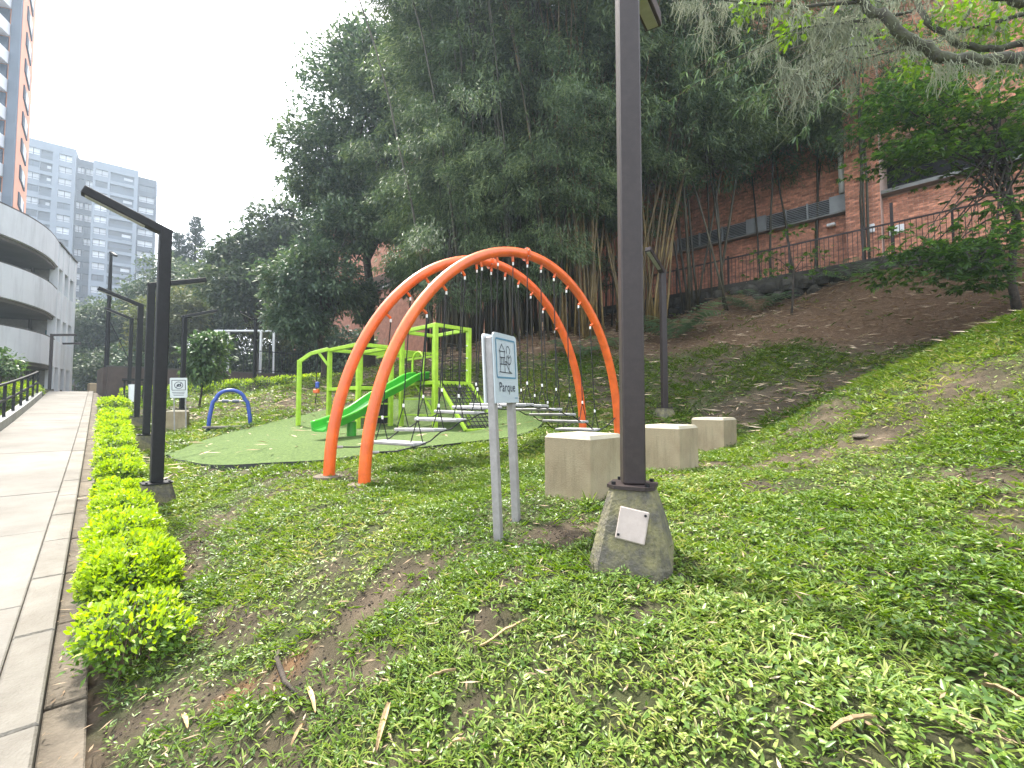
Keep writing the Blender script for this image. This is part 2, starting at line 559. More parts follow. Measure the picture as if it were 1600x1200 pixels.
ctrl = []
for s in (-6, -3, 0, 1.5, 3, 4.5, 6, 8, 10, 13, 16, 20, 24, 28, 32):
    e = float(path_e(s))
    for n, d in ((-0.9, -0.16), (-1.75, -0.16), (-0.05, -0.13), (-4.5, -0.55), (-9, -0.55)):
        ctrl.append(ps(s, n) + (e + d,))
for s, n, e in ((0, 1.0, -1.22), (1.5, 1.0, -1.2), (3, 1.0, -1.13), (4.5, 1.0, -1.08), (6.6, 0.75, -1.1), (1.2, 0.5, -1.42), (2.4, 0.45, -1.38), (3.6, 0.5, -1.3),
                (-1, 2.0, -0.95), (0, 2.0, -0.92), (9, 0.9, -0.98), (12, 0.9, -0.82), (16, 1.0, -0.55), (20, 1.2, -0.2), (24, 1.3, 0.2), (-4, 2.5, -0.9), (-3, 1.0, -1.25)):
    ctrl.append(ps(s, n) + (e,))
ctrl += [
    # lawn
    (0.62, 2.4, -0.82), (0.6, 2.15, -0.86), (-0.085, 2.96, -0.90), (1.2, 1.05, -0.86), (2.29, 2.0, -0.64), (1.11, 2.6, -0.81), (3.43, 3.0, -0.30),
    (-1.6, 4.87, -0.87), (-2.1, 5.2, -0.87), (-3.2, 5.6, -0.88), (-0.6, 4.4, -0.86), (0.56, 3.3, -0.72), (1.63, 4.4, -0.66), (2.83, 6.0, -0.62),
    (2.14, 3.0, -0.70), (1.98, 4.2, -0.65), (3.43, 4.0, -0.38), (0.3, 5.5, -0.72), (1.0, 6.8, -0.55), (1.77, 7.5, -0.5), (1.2, 7.9, -0.5),
    (0, 7.0, -0.62), (-2.4, 6.0, -0.83), (-5.3, 7.1, -0.93), (-1.63, 9.5, -0.57), (-0.95, 10.1, -0.54), (-2.6, 10.4, -0.55), (-3.3, 9.9, -0.56), (-5.1, 10.7, -0.55),
    (-3.2, 7.5, -0.66), (-6.9, 11, -0.55), (-8.6, 11.5, -0.68), (0.3, 9.0, -0.42), (1.8, 9.0, -0.3),
    # mound on the right
    (4.8, 4.2, 0.43), (5.5, 4.8, 0.80), (5.1, 5.5, 0.60), (4.29, 6.0, 0.13), (3.43, 5.8, -0.36), (4.4, 7.2, -0.50), (5.5, 7.1, -0.05), (5.2, 7.8, -0.25), (6.6, 7.2, 0.4), (7.0, 5.2, 1.35), (5.5, 3.0, 0.35), (6.0, 1.5, 0.25), (8.5, 3.5, 1.4),
    (3.0, 0.5, -0.7), (4.5, -2, -0.4), (6.2, 6.3, 0.85),
    # slope up to the fence
    (3.3, 9.8, -0.25), (4.86, 8.5, -0.15), (6.3, 8.0, 0.15), (6.0, 10.5, 1.08), (3.7, 13.0, 1.52), (7.4, 12.9, 2.60), (8.5, 9.6, 1.25), (10.7, 9.5, 2.05), (10.2, 11.0, 2.55),
    (1.0, 13.0, 1.55), (1.6, 14.5, 2.2), (-2, 14, 1.35), (0.5, 11.0, 0.35), (-1.5, 12.0, 0.25), (-4, 13.2, 0.45), (-6.6, 14.5, 0.60), (-4.5, 17, 1.5), (-1, 17.5, 2.6), (3.5, 16.5, 2.9), (9, 7.0, 1.45), (12, 8.0, 2.4),
    (-7, 19, 1.3), (-9.5, 21, 1.0),
    # bank at the far left
    (-9.5, 14.5, 0.0), (-8.5, 17, 0.45), (-11.5, 19.5, 0.45), (-12.5, 21.5, 0.65), (-10.5, 14.2, -0.5), (-15, 20, 0.35), (-8, 24, 1.1), (-12, 27, 1.2), (-18, 24, 0.8),
    # far anchors
    (-30, 40, 1.2), (-20, 60, 1.6), (0, 60, 5), (-10, 40, 2.2), (-60, 30, 0.3), (-60, 80, 1.0), (60, 60, 5), (60, 0, 4.2), (25, -10, 1.5), (0, -40, -2.0), (-40, -20, -2.0), (40, -40, 0.5),
    (-100, 100, 1.0), (100, 100, 5), (100, -100, 2), (-100, -100, -2), (-25, 8, -1.4), (-20, 18, 0.1), (-28, 26, 0.6), (0, 120, 5), (200, 0, 4), (0, -200, -2), (-200, 0, -1), (0, 250, 5), (-200, 200, 2), (200, 200, 5), (400, 400, 5), (-400, 400, 3), (400, -400, 2), (-400, -400, -2),
]
for x in (-2, 2, 5, 8, 11, 14, 17, 21):
    ctrl += [(x, 23.3 - x, 4.1), (x + 0.0, 22.3 - x, 2.95), (x, 25.5 - x, 4.2), (x, 30 - x, 4.3)]
CT = np.array(ctrl)


def _k(r2):
    return 0.5 * r2 * np.log(r2 + 1e-9)


def _fit():
    X = CT[:, :2]
    n = len(X)
    r2 = ((X[:, None] - X[None]) ** 2).sum(2)
    A = np.zeros((n + 3, n + 3))
    A[:n, :n] = _k(r2) + np.eye(n) * 0.12
    A[:n, n] = 1
    A[:n, n + 1:] = X
    A[n:, :n] = A[:n, n:].T
    b = np.zeros(n + 3)
    b[:n] = CT[:, 2]
    return np.linalg.solve(A, b)


_W = _fit()


def gz(x, y, bumps=True):
    """ground height, arrays"""
    x = np.atleast_1d(np.asarray(x, float))
    y = np.atleast_1d(np.asarray(y, float))
    out = np.empty(len(x))
    X = CT[:, :2]
    n = len(X)
    for i in range(0, len(x), 20000):
        P = np.stack([x[i:i + 20000], y[i:i + 20000]], 1)
        r2 = ((P[:, None] - X[None]) ** 2).sum(2)
        out[i:i + 20000] = _k(r2) @ _W[:n] + _W[n] + P @ _W[n + 1:]
    if bumps:
        nn = x * PN[0] + y * PN[1]
        ss = x * PD[0] + y * PD[1]
        r = np.hypot(x, y)
        w_ = np.clip((nn - 0.1) / 0.4, 0, 1) * np.clip((40 - r) / 30, 0, 1)
        out += w_ * ((vnoise(x * 1.3, y * 1.3, 1) - 0.5) * 0.07 + (vnoise(x * 4, y * 4, 2) - 0.5) * 0.035 + (vnoise(x * 11, y * 11, 3) - 0.5) * 0.02)
        # keep the ground below the paving
        onp = (nn < 0.06) & (nn > -1.85) & (ss > -7) & (ss < 31)
        out = np.where(onp, np.minimum(out, path_e(ss) - 0.13), out)
    return out + EYE


def g1(x, y):
    return float(gz([x], [y])[0])


def ground_at(px, py, y0=1.0, y1=40.0):
    """where the sight line of a photo point meets the ground"""
    Y = np.linspace(y0, y1, 900)
    u = (px - 800) / FPX
    v = (600 - py) / FPX
    k = Y / (cp - v * sp)
    Z = EYE + (sp + v * cp) * k
    G = gz(u * k, Y)
    i = np.argmax(Z <= G)
    if Z[i] > G[i]:
        i = len(Y) - 1
    return Vector((u * k[i], Y[i], G[i]))


# turf pad outline
turf_px = [(262, 708), (268, 722), (300, 730), (380, 735), (470, 729), (560, 716), (650, 703), (740, 693), (806, 688)]
turf_poly = [ground_at(*p) for p in turf_px]
turf_xy = [(p.x, p.y) for p in turf_poly] + [(0.75, 9.0), (0.3, 10.5), (-0.9, 11.6), (-2.6, 12.3), (-4.6, 12.2), (-6.0, 11.2), (-6.5, 9.6), (-6.2, 8.0)]


def smooth_loop(pts, it=2):
    for _ in range(it):
        q = []
        for i, p in enumerate(pts):
            r = pts[(i + 1) % len(pts)]
            q += [(0.75 * p[0] + 0.25 * r[0], 0.75 * p[1] + 0.25 * r[1]), (0.25 * p[0] + 0.75 * r[0], 0.25 * p[1] + 0.75 * r[1])]
        pts = q
    return pts


turf_xy = smooth_loop(turf_xy)


def in_poly(x, y, poly):
    c = np.zeros(len(x), bool)
    n = len(poly)
    for i in range(n):
        x1, y1 = poly[i]
        x2, y2 = poly[(i + 1) % n]
        hit = ((y1 > y) != (y2 > y)) & (x < (x2 - x1) * (y - y1) / (y2 - y1 + 1e-12) + x1)
        c ^= hit
    return c


bare = [ground_at(560, 950), ground_at(450, 1050), ground_at(350, 1090), ground_at(1250, 715), ground_at(1180, 760), ground_at(1040, 745), ground_at(840, 840), ground_at(760, 980), ground_at(900, 830), ground_at(1120, 730),
        ground_at(1500, 600), ground_at(1370, 680), ground_at(230, 1120), ground_at(560, 768), ground_at(620, 690), ground_at(1000, 960), ground_at(740, 1110)]
bare_r = [0.17, 0.2, 0.16, 0.42, 0.32, 0.4, 0.2, 0.14, 0.2, 0.45, 0.55, 0.4, 0.24, 0.25, 0.3, 0.09, 0.09]


def cover_density(x, y, z=None):
    nn = x * PN[0] + y * PN[1]
    ss = x * PD[0] + y * PD[1]
    z = gz(x, y, False) if z is None else z
    e = z - EYE
    d = 0.98 * np.clip((vnoise(x * 1.1 + 40, y * 1.1, 11) * 0.6 + vnoise(x * 3.3, y * 3.3, 12) * 0.4 - 0.20) / 0.14, 0.22, 1)
    for p, r in zip(bare, bare_r):
        q = np.hypot(x - p.x, y - p.y) / r
        d *= np.clip((q * (0.7 + 0.7 * vnoise(x * 5, y * 5, 14)) - 0.3) / 0.8, 0.12, 1)
    # slope under the fence: patchy low, bare high
    slope = np.clip((y + 0.55 * x - 9.6) / 1.5, 0, 1) * (x > -4.2)
    lo = 0.92 * np.clip((vnoise(x * 0.9, y * 0.9, 15) - 0.25) / 0.3, 0.15, 1)
    hi = np.clip((1.55 + 0.5 * (vnoise(x * 0.8, y * 0.8, 16) - 0.5) - e) / 0.3, 0, 1)
    d = d * (1 - slope) + slope * lo * (0.04 + 0.96 * hi)
    bank = np.clip((y - 11.3) / 1.0, 0, 1) * (x <= -4.2)
    d *= 1 - 0.55 * bank
    d[nn < 0.08] = 0
    d[(nn < -1.9)] = 0.6
    d[in_poly(x, y, turf_xy)] = 0
    return d


# the ground sheet
def ground_sheet():
    n = 340
    u = np.linspace(-1, 1, n)
    ax = 3.2 * np.sinh(5.2 * u)
    gx = ax + 0.6
    gy = ax + 4.0
    X, Y = np.meshgrid(gx, gy, indexing='ij')
    x, y = X.ravel(), Y.ravel()
    z = gz(x, y)
    cov = cover_density(x, y, gz(x, y, False))
    red = np.clip((z - EYE - 1.0) / 0.7, 0, 1) * np.clip((y + 0.55 * x - 9.6) / 1.5, 0, 1) * (x > -5)
    cl = np.zeros(len(x))
    for pp, rr in ((ground_at(455, 1050), 0.06), (ground_at(497, 1035), 0.04), (ground_at(365, 1085), 0.05)):
        cl = np.maximum(cl, np.clip(1.3 - np.hypot(x - pp.x, y - pp.y) / rr, 0, 0.6))
    i = np.arange(n - 1)
    a = (i[:, None] * n + i[None]).ravel()
    Q = np.stack([a, a + n, a + n + 1, a + 1], 1)
    T = np.concatenate([Q[:, [0, 1, 2]], Q[:, [0, 2, 3]]])
    m = bpy.data.materials.new('soil')
    m.use_nodes = True
    t = m.node_tree
    N, Lk = t.nodes, t.links
    b = N['Principled BSDF']
    b.inputs['Roughness'].default_value = 0.95
    b.inputs['Specular IOR Level'].default_value = 0.2
    tc = N.new('ShaderNodeTexCoord')

    def noise(sc, det=6, ro=0.6):
        k = N.new('ShaderNodeTexNoise')
        k.inputs['Scale'].default_value = sc
        k.inputs['Detail'].default_value = det
        k.inputs['Roughness'].default_value = ro
        Lk.new(tc.outputs['Object'], k.inputs['Vector'])
        return k

    def ramp(src, stops):
        r = N.new('ShaderNodeValToRGB')
        el = r.color_ramp.elements
        while len(el) < len(stops):
            el.new(0.5)
        for q, (p_, c) in enumerate(stops):
            el[q].position = p_
            el[q].color = c + (1,)
        Lk.new(src, r.inputs[0])
        return r.outputs[0]

    def mixc(f, a_, b_):
        k = N.new('ShaderNodeMixRGB')
        Lk.new(f, k.inputs[0])
        Lk.new(a_, k.inputs[1])
        Lk.new(b_, k.inputs[2])
        return k.outputs[0]
    n1, n2 = noise(2.3, 10, 0.7), noise(14, 10, 0.8)
    soil = ramp(n1.outputs[0], [(0.3, (0.032, 0.024, 0.017)), (0.5, (0.07, 0.052, 0.036)), (0.72, (0.16, 0.12, 0.083))])
    redd = ramp(n2.outputs[0], [(0.3, (0.045, 0.027, 0.015)), (0.5, (0.105, 0.064, 0.037)), (0.7, (0.26, 0.175, 0.11))])
    green = ramp(n2.outputs[0], [(0.3, (0.02, 0.032, 0.010)), (0.55, (0.05, 0.07, 0.02)), (0.75, (0.12, 0.11, 0.05))])
    clay = ramp(n2.outputs[0], [(0.3, (0.16, 0.075, 0.03)), (0.55, (0.30, 0.15, 0.06)), (0.75, (0.40, 0.26, 0.13))])
    at3 = N.new('ShaderNodeAttribute')
    at3.attribute_name = 'clay'
    at1 = N.new('ShaderNodeAttribute')
    at1.attribute_name = 'bare_red'
    at2 = N.new('ShaderNodeAttribute')
    at2.attribute_name = 'cover'
    c = mixc(at1.outputs['Fac'], soil, redd)
    mm = N.new('ShaderNodeMath')
    mm.operation = 'MULTIPLY'
    mm.inputs[1].default_value = 0.7
    Lk.new(at2.outputs['Fac'], mm.inputs[0])
    c = mixc(mm.outputs[0], c, green)
    c = mixc(at3.outputs['Fac'], c, clay)
    Lk.new(c, b.inputs['Base Color'])
    bp = N.new('ShaderNodeBump')
    bp.inputs['Strength'].default_value = 0.9
    bp.inputs['Distance'].default_value = 0.03
    Lk.new(n2.outputs[0], bp.inputs['Height'])
    Lk.new(bp.outputs[0], b.inputs['Normal'])
    me = np_mesh('ground', np.stack([x, y, z], 1), T, m)
    me.polygons.foreach_set('use_smooth', np.ones(len(T), bool))
    for nm, val in (('cover', cov), ('bare_red', red), ('clay', cl)):
        atr = me.attributes.new(nm, 'FLOAT', 'POINT')
        atr.data.foreach_set('value', val.astype(np.float32))
    o = link('ground', me)
    o['kind'] = 'structure'
    return o


ground = ground_sheet()

# turf pad
tm = MB()
tz = gz([p[0] for p in turf_xy], [p[1] for p in turf_xy], False)
cx, cy = np.mean([p[0] for p in turf_xy]), np.mean([p[1] for p in turf_xy])
RN = 14
tv, tf_ = [], []
nP = len(turf_xy)
for r in range(RN + 1):
    f = r / RN
    xs = [cx + (p[0] - cx) * f for p in turf_xy]
    ys = [cy + (p[1] - cy) * f for p in turf_xy]
    zz = gz(xs, ys, False) + 0.045
    tv += list(zip(xs, ys, zz))
for r in range(RN):
    for k in range(nP):
        k2 = (k + 1) % nP
        tf_.append((r * nP + k, (r + 1) * nP + k, (r + 1) * nP + k2, r * nP + k2))
b0 = len(tv)
tv += [(p[0], p[1], z_ - 0.06) for p, z_ in zip(turf_xy, tz)]
tm.add(tv, tf_)
turf = tm.build('turf_pad', M['turf'], smooth=True)
turf['kind'] = 'structure'
rim = MB()
rim.add([tv[RN * nP + k] for k in range(nP)] + [(p[0] + (p[0] - cx) * 0.006, p[1] + (p[1] - cy) * 0.006, z_ - 0.05) for p, z_ in zip(turf_xy, tz)],
        [(k, nP + k, nP + (k + 1) % nP, (k + 1) % nP) for k in range(nP)])
rim.build('turf_edge', M['rubber'], turf)
TURF_Z = lambda x, y: float(gz([x], [y], False)[0]) + 0.045

# path: slabs, kerb pieces and gutter strip
path = bpy.data.objects.new('path', None)
COL.objects.link(path)
path['kind'] = 'structure'


def slab(s0, s1, n0, n1, top, th, mt, name, b=0.007):
    mb = MB()
    vs = []
    for s_, n_, z_ in [(s0, n0, -th), (s0, n1, -th), (s1, n1, -th), (s1, n0, -th),
                       (s0, n0, -b), (s0, n1, -b), (s1, n1, -b), (s1, n0, -b),
                       (s0 + b, n0 + b, 0), (s0 + b, n1 - b, 0), (s1 - b, n1 - b, 0), (s1 - b, n0 + b, 0)]:
        x, y = ps(s_, n_)
        vs.append((x, y, path_z(s_) + top + z_))
    f = [(0, 1, 2, 3), (8, 11, 10, 9)]
    for i in range(4):
        j = (i + 1) % 4
        f += [(i, 4 + i, 4 + j, j), (4 + i, 8 + i, 8 + j, 4 + j)]
    mb.add(vs, [q[::-1] for q in f])
    return mb.build(name, mt, path)


s = -5.0
while s < 30:
    L_ = 1.9
    slab(s + 0.004, s + L_ - 0.004, -1.62, -0.331, random.uniform(-0.004, 0.004), 0.14, M['slab'], 'slab')
    s += L_
s = -5.0
while s < 30:
    slab(s + 0.005, s + 0.995, -0.325, -0.15, random.uniform(-0.003, 0.005), 0.2, M['curb'], 'kerb_stone', 0.01)
    slab(s + 0.25, s + 1.23, -0.147, 0.01, -0.075 + random.uniform(-0.006, 0.004), 0.12, M['gutter'], 'gutter_strip')
    s += 1.0
bed = MB()
for i in range(36):
    s0, s1 = -5 + i, -4 + i
    q = [ps(s0, -1.61) + (path_z(s0) - 0.03,), ps(s0, -0.16) + (path_z(s0) - 0.03,), ps(s1, -0.16) + (path_z(s1) - 0.03,), ps(s1, -1.61) + (path_z(s1) - 0.03,)]
    bed.add(q, [(0, 1, 2, 3)])
bed.build('joint_bed', M['gutter'], path)

# left kerb and railing
kr = thing('railing', 'black metal railing on a low grey kerb along the left side of the path', 'railing', ps(14, -1.72) + (path_z(14),))
kb = MB(kr.location)
s = 5.0
while s < 25.5:
    pts = []
    for s_ in (s, s + 1.5):
        for n_ in (-1.80, -1.63):
            x, y = ps(s_, n_)
            for dz in (-0.5, 0.2):
                pts.append((x, y, path_z(s_) + dz))
    kb.add(pts, [(1, 3, 7, 5), (2, 6, 7, 3), (0, 1, 5, 4), (0, 2, 3, 1), (4, 5, 7, 6)])
    s += 1.5
kb.build('kerb', M['kerb_grey'], kr)
for i in range(13):
    s = 5.4 + i * 1.65
    x, y = ps(s, -1.715)
    MB(kr.location).box((x, y, path_z(s) + 0.6), (0.06, 0.06, 0.83), math.atan2(PD[1], PD[0])).build('post', M['pole_black'], kr)
for dz in (1.03, 0.62):
    mb = MB(kr.location)
    for i in range(12):
        a, b_ = 5.4 + i * 1.65, 5.4 + (i + 1) * 1.65
        mb.bar(Vector(ps(a, -1.715) + (path_z(a) + dz,)), Vector(ps(b_, -1.715) + (path_z(b_) + dz,)), 0.05, 0.05)
    mb.build('rail', M['pole_black'], kr)

# ------------------------------------------------------------------ lamp posts
def lamp(x, y, rz, arm_dir, label, H=3.0, fh=0.42, fw=0.25, tw=0.15, pole_w=0.118, arm_len=0.82, rise=0.30, z=None, cover=False, frz=None, mt='pole'):
    z = g1(x, y) if z is None else z
    t = thing('lamp_post', label, 'lamp post', (x, y, z), 0, 'slim angled-arm lamp posts')
    frz = rz if frz is None else frz

    def octa(hw, ch, zz):
        p = [(-hw + ch, -hw), (hw - ch, -hw), (hw, -hw + ch), (hw, hw - ch), (hw - ch, hw), (-hw + ch, hw), (-hw, hw - ch), (-hw, -hw + ch)]
        c_, s_ = math.cos(frz), math.sin(frz)
        return [(a * c_ - b * s_, a * s_ + b * c_, zz) for a, b in p]
    MB().rings([octa(fw + 0.03, 0.06, -0.3), octa(fw, 0.06, 0.0), octa(fw * 0.55 + tw * 0.45, 0.05, fh * 0.5), octa(tw, 0.035, fh)]).build('footing', M['footing'], t)
    MB().rings([octa(tw + 0.012, 0.045, fh), octa(tw + 0.012, 0.045, fh + 0.018)]).build('base_plate', M[mt], t)
    c_, s_ = math.cos(frz), math.sin(frz)
    for a in (-1, 1):
        for b in (-1, 1):
            q = tw - 0.025
            px_, py_ = (a * q) * c_ - (b * q) * s_, (a * q) * s_ + (b * q) * c_
            MB().tube([(px_, py_, fh + 0.018), (px_, py_, fh + 0.034)], 0.012, 6).build('bolt', M['pole_black'], t)
    h = fh + 0.018
    top = h + H
    MB().cbox((0, 0, (h + top) / 2), (pole_w, pole_w, H), 0.008, rz).build('pole', M[mt], t)
    d = Vector((arm_dir[0], arm_dir[1], 0)).normalized()
    a0 = Vector((0, 0, top - pole_w * 0.5)) - d * (pole_w * 0.5)
    a1 = Vector((0, 0, top - pole_w * 0.5 + rise)) + d * arm_len
    arm = MB().bar(a0, a1, pole_w * 0.98, pole_w * 0.8, cham=0.006).build('arm', M[mt], t)
    ax = (a1 - a0).normalized()
    up = (Vector((0, 0, 1)) - ax * ax.z).normalized()
    l0 = a0 + ax * 0.25 - up * (pole_w * 0.4 + 0.004)
    l1 = a1 - ax * 0.04 - up * (pole_w * 0.4 + 0.004)
    MB().bar(l0, l1, pole_w * 0.62, 0.008).build('lens', M['lamp_lens'], arm)
    if cover:
        # cast box lid on the near-left face of the footing
        cz = fh * 0.55
        hw = fw * 0.5 + tw * 0.5
        tilt = math.atan2(fw - tw, fh)
        m = Matrix.Rotation(frz, 3, 'Z') @ Matrix.Rotation(-tilt, 3, 'X')
        nrm = Matrix.Rotation(frz, 3, 'Z') @ Vector((0, -1, 0))
        sidev = Matrix.Rotation(frz, 3, 'Z') @ Vector((1, 0, 0))
        c0 = nrm * (hw + 0.004) + Vector((0, 0, cz)) + sidev * 0.02
        rr = Matrix.Rotation(math.radians(8), 3, 'Y')
        pl = MB().cbox(c0, (0.148, 0.014, 0.162), 0.007, m=m @ rr).build('cover_plate', M['plate_cover'], t, label='pale square cover plate with two screws')
        for sx, sz in ((0.058, 0.06), (-0.058, -0.06)):
            cc = c0 + (m @ rr) @ Vector((sx, -0.009, sz))
            MB().tube([cc, cc + (m @ rr) @ Vector((0, -0.004, 0))], 0.007, 8).build('screw', M['pole_black'], pl)
    return t


PNv = (PN[0], PN[1])
lamp(0.655, 2.45, math.radians(-5), (0.41, 0.77), 'tall brown lamp post nearest the viewer, on a mossy footing with a pale cover plate', cover=True, frz=math.radians(-24), fw=0.205, tw=0.112, fh=0.37)
lamp(-4.13, 5.25, math.radians(-43), (-PN[0], -PN[1]), 'dark lamp post beside the front hedge, its arm reaching over the path', fw=0.19, fh=0.28, tw=0.13, mt='pole_black', arm_len=0.72, H=2.98)
lamp(-7.2, 8.85, math.radians(-43), (PN[0], PN[1]), 'dark lamp post second along the hedge, its arm turned away to the lawn', fw=0.19, fh=0.3, tw=0.13, mt='pole_black', arm_len=0.9)
lamp(-9.95, 11.9, math.radians(-43), (-PN[0], -PN[1]), 'dark lamp post third along the hedge, its arm slanting up towards the path', fw=0.19, fh=0.3, tw=0.13, mt='pole_black', arm_len=0.85, rise=0.34)
lamp(-15.4, 18.0, math.radians(-43), (-PN[0], -PN[1]), 'dark lamp post in front of the brown wall end, farthest along the hedge', fw=0.22, fh=0.35, tw=0.14, mt='pole_black', rise=0.36)
lamp(-10.6, 14.4, math.radians(-30), (0.95, 0.3), 'dark lamp post behind the white notice, arm slanting over the small round tree', fw=0.2, fh=0.3, tw=0.13, mt='pole_black', arm_len=0.9, rise=0.28)
p7 = at(397, 612, 21.0)
lamp(p7.x, p7.y, math.radians(-20), (-0.5, -0.8), 'distant dark lamp post standing in the long lime hedge', fw=0.3, fh=0.36, tw=0.17, mt='pole_black', arm_len=0.7)
lamp(3.3, 9.7, math.radians(12), (-0.62, -0.79), 'brown lamp post at the foot of the brown slope behind the stone blocks', fw=0.2, fh=0.2, tw=0.13, arm_len=0.85)
for yy, lab in ((20.5, 'nearer of the two thin lamp posts against the car park wall'), (24.0, 'farther of the two thin lamp posts against the car park wall')):
    q = at(77 if yy < 22 else 91, 612, yy)
    lamp(q.x, q.y, math.radians(-43), (PN[0], PN[1]), lab, fw=0.2, fh=0.25, tw=0.13, mt='pole', arm_len=0.8, rise=0.1, H=2.55)

# floodlight mast
q = at(166, 580, 21.6)
fm = thing('floodlight_mast', 'tall thin dark floodlight mast rising behind the brown wall', 'mast', (q.x, q.y, 1.8))
MB().tube([(0, 0, -0.5), (0, 0, 3), (0, 0, 7.3)], [0.11, 0.09, 0.06], 8).build('pole', M['pole_black'], fm)
MB().bar((0, 0, 7.25), (0.32, -0.1, 7.05), 0.16, 0.1).build('floodlight', M['pole_black'], fm)
MB().tube([(0.0, 0, 4.0), (1.1, 0.6, 1.0)], 0.02, 5).build('stay', M['pole_black'], fm)

# ------------------------------------------------------------------ stone block seats
def bench(x, y, label, size=0.44, h=0.5, rz=math.radians(45)):
    z = g1(x, y) - 0.03
    o = thing('stone_block', label, 'bench', (x, y, z), rz, 'cast stone seat blocks')
    hs = size / 2
    b = 0.018

    def sq(k, zz):
        return [(-k, -k, zz), (k, -k, zz), (k, k, zz), (-k, k, zz)]
    MB().rings([sq(hs, -0.15), sq(hs, h - 0.03)]).build('block', M['bench'], o)
    MB().rings([sq(hs + 0.0015, h - 0.03), sq(hs - b, h), sq(hs - b - 0.03, h + 0.003)]).build('top', M['bench_lit_top'], o)
    return o


bench(0.575, 3.62, 'largest beige stone block, partly behind the nearest lamp post')
bench(1.64, 4.72, 'middle beige stone block just right of the nearest lamp post')
bench(2.84, 6.32, 'farthest beige stone block at the foot of the slope', rz=math.radians(43))
q = ground_at(268, 674)
bench(q.x, q.y + 0.2, 'small grey stone block beside the white notice', rz=0.5)

# ------------------------------------------------------------------ park sign
s1 = ground_at(779, 845)
sg = thing('park_sign', 'light blue park sign with a playground drawing on two grey posts', 'sign', s1, math.atan2(0.89, 0.46))
sg.rotation_euler = (Matrix.Rotation(math.radians(-2.6), 3, 'Y') @ Matrix.Rotation(math.atan2(0.89, 0.46), 3, 'Z')).to_euler()
HS = 1.40
pz0, pz1 = 0.915, HS
for x in (0.0, 0.27):
    MB().cbox((x, 0, (HS - 0.03) / 2 - 0.12), (0.045, 0.055, HS - 0.03 + 0.24), 0.004).build('post', M['sign_post'], sg)


def round_rect(x0, x1, z0, z1, r, y, seg=5, corners=(1, 1, 1, 1)):
    pts = []
    for (cx_, cz_, a0, on) in ((x0 + r, z0 + r, 180, corners[0]), (x1 - r, z0 + r, 270, corners[1]), (x1 - r, z1 - r, 0, corners[2]), (x0 + r, z1 - r, 90, corners[3])):
        for k in range(seg + 1):
            a = math.radians(a0 + 90 * k / seg)
            if on:
                pts.append((cx_ + r * math.cos(a), y, cz_ + r * math.sin(a)))
            else:
                sx = x0 if a0 in (180, 90) else x1
                sz = z0 if a0 in (180, 270) else z1
                pts.append((sx, y, sz))
    return pts


def plate(x0, x1, z0, z1, r, y0, y1, corners=(1, 1, 1, 1)):
    return MB().rings([round_rect(x0, x1, z0, z1, r, y0, corners=corners), round_rect(x0, x1, z0, z1, r, y1, corners=corners)])


px0, px1 = -0.030, 0.318
panel = plate(px0, px1, pz0, pz1, 0.035, -0.032, -0.029 - 0.012, corners=(0, 0, 1, 1)).build('panel', M['sign_panel'], sg)
plate(px0 - 0.012, px1, pz0 + 0.004, pz1 - 0.004, 0.035, 0.042, 0.030, corners=(0, 0, 1, 1)).build('back_panel', M['sign_back'], sg, label='plain white rear sheet')
YF = -0.0432


def frame_ring(x0, x1, z0, z1, r, wd, y):
    a = round_rect(x0, x1, z0, z1, r, y)
    b = round_rect(x0 + wd, x1 - wd, z0 + wd, z1 - wd, max(r - wd, 0.002), y)
    n = len(a)
    m = MB()
    m.add(a + b, [(i, (i + 1) % n, n + (i + 1) % n, n + i) for i in range(n)])
    return m


frame_ring(px0 + 0.028, px1 - 0.028, 1.085, pz1 - 0.035, 0.018, 0.012, YF).build('picture_border', M['sign_blue'], panel)


def strokes(lines, wd, y):
    m = MB()
    for ln in lines:
        for a, b in zip(ln[:-1], ln[1:]):
            A, B = Vector((a[0], y, a[1])), Vector((b[0], y, b[1]))
            d = (B - A).normalized()
            s_ = Vector((d.z, 0, -d.x)) * wd / 2
            A2, B2 = A - d * wd * 0.4, B + d * wd * 0.4
            m.add([A2 + s_, B2 + s_, B2 - s_, A2 - s_], [(0, 1, 2, 3)])
    return m


def pic(u, v):       # unit square inside the border
    x0, x1, z0, z1 = px0 + 0.045, px1 - 0.045, 1.10, pz1 - 0.052
    return (x0 + (x1 - x0) * u, z0 + (z1 - z0) * v)


tree_pts = [(0.62 + 0.10 * math.cos(a) * (1 + 0.15 * math.cos(3 * a)), 0.74 + 0.13 * math.sin(a)) for a in np.linspace(-0.6, math.pi + 0.6, 16)]
tree_low = [(0.66 + 0.13 * math.cos(a), 0.50 + 0.15 * math.sin(a)) for a in np.linspace(2.3, 2 * math.pi + 0.85, 18)]
L_ = [[(0.12, 0.70), (0.27, 0.90), (0.44, 0.70), (0.12, 0.70)],
      [(0.16, 0.70), (0.16, 0.12)], [(0.41, 0.70), (0.41, 0.12)], [(0.14, 0.53), (0.43, 0.53)], [(0.14, 0.34), (0.43, 0.34)],
      [(0.24, 0.53), (0.24, 0.34)], [(0.33, 0.53), (0.33, 0.34)], [(0.10, 0.12), (0.82, 0.10)],
      [(0.41, 0.36), (0.52, 0.33), (0.60, 0.24), (0.66, 0.16), (0.78, 0.11)], [(0.41, 0.42), (0.52, 0.42), (0.52, 0.33)],
      tree_pts, tree_low, [(0.65, 0.62), (0.65, 0.12)], [(0.57, 0.58), (0.65, 0.52), (0.72, 0.58)]]
strokes([[pic(*p) for p in ln] for ln in L_], 0.0055, YF - 0.0004).build('drawing', M['ink'], panel)


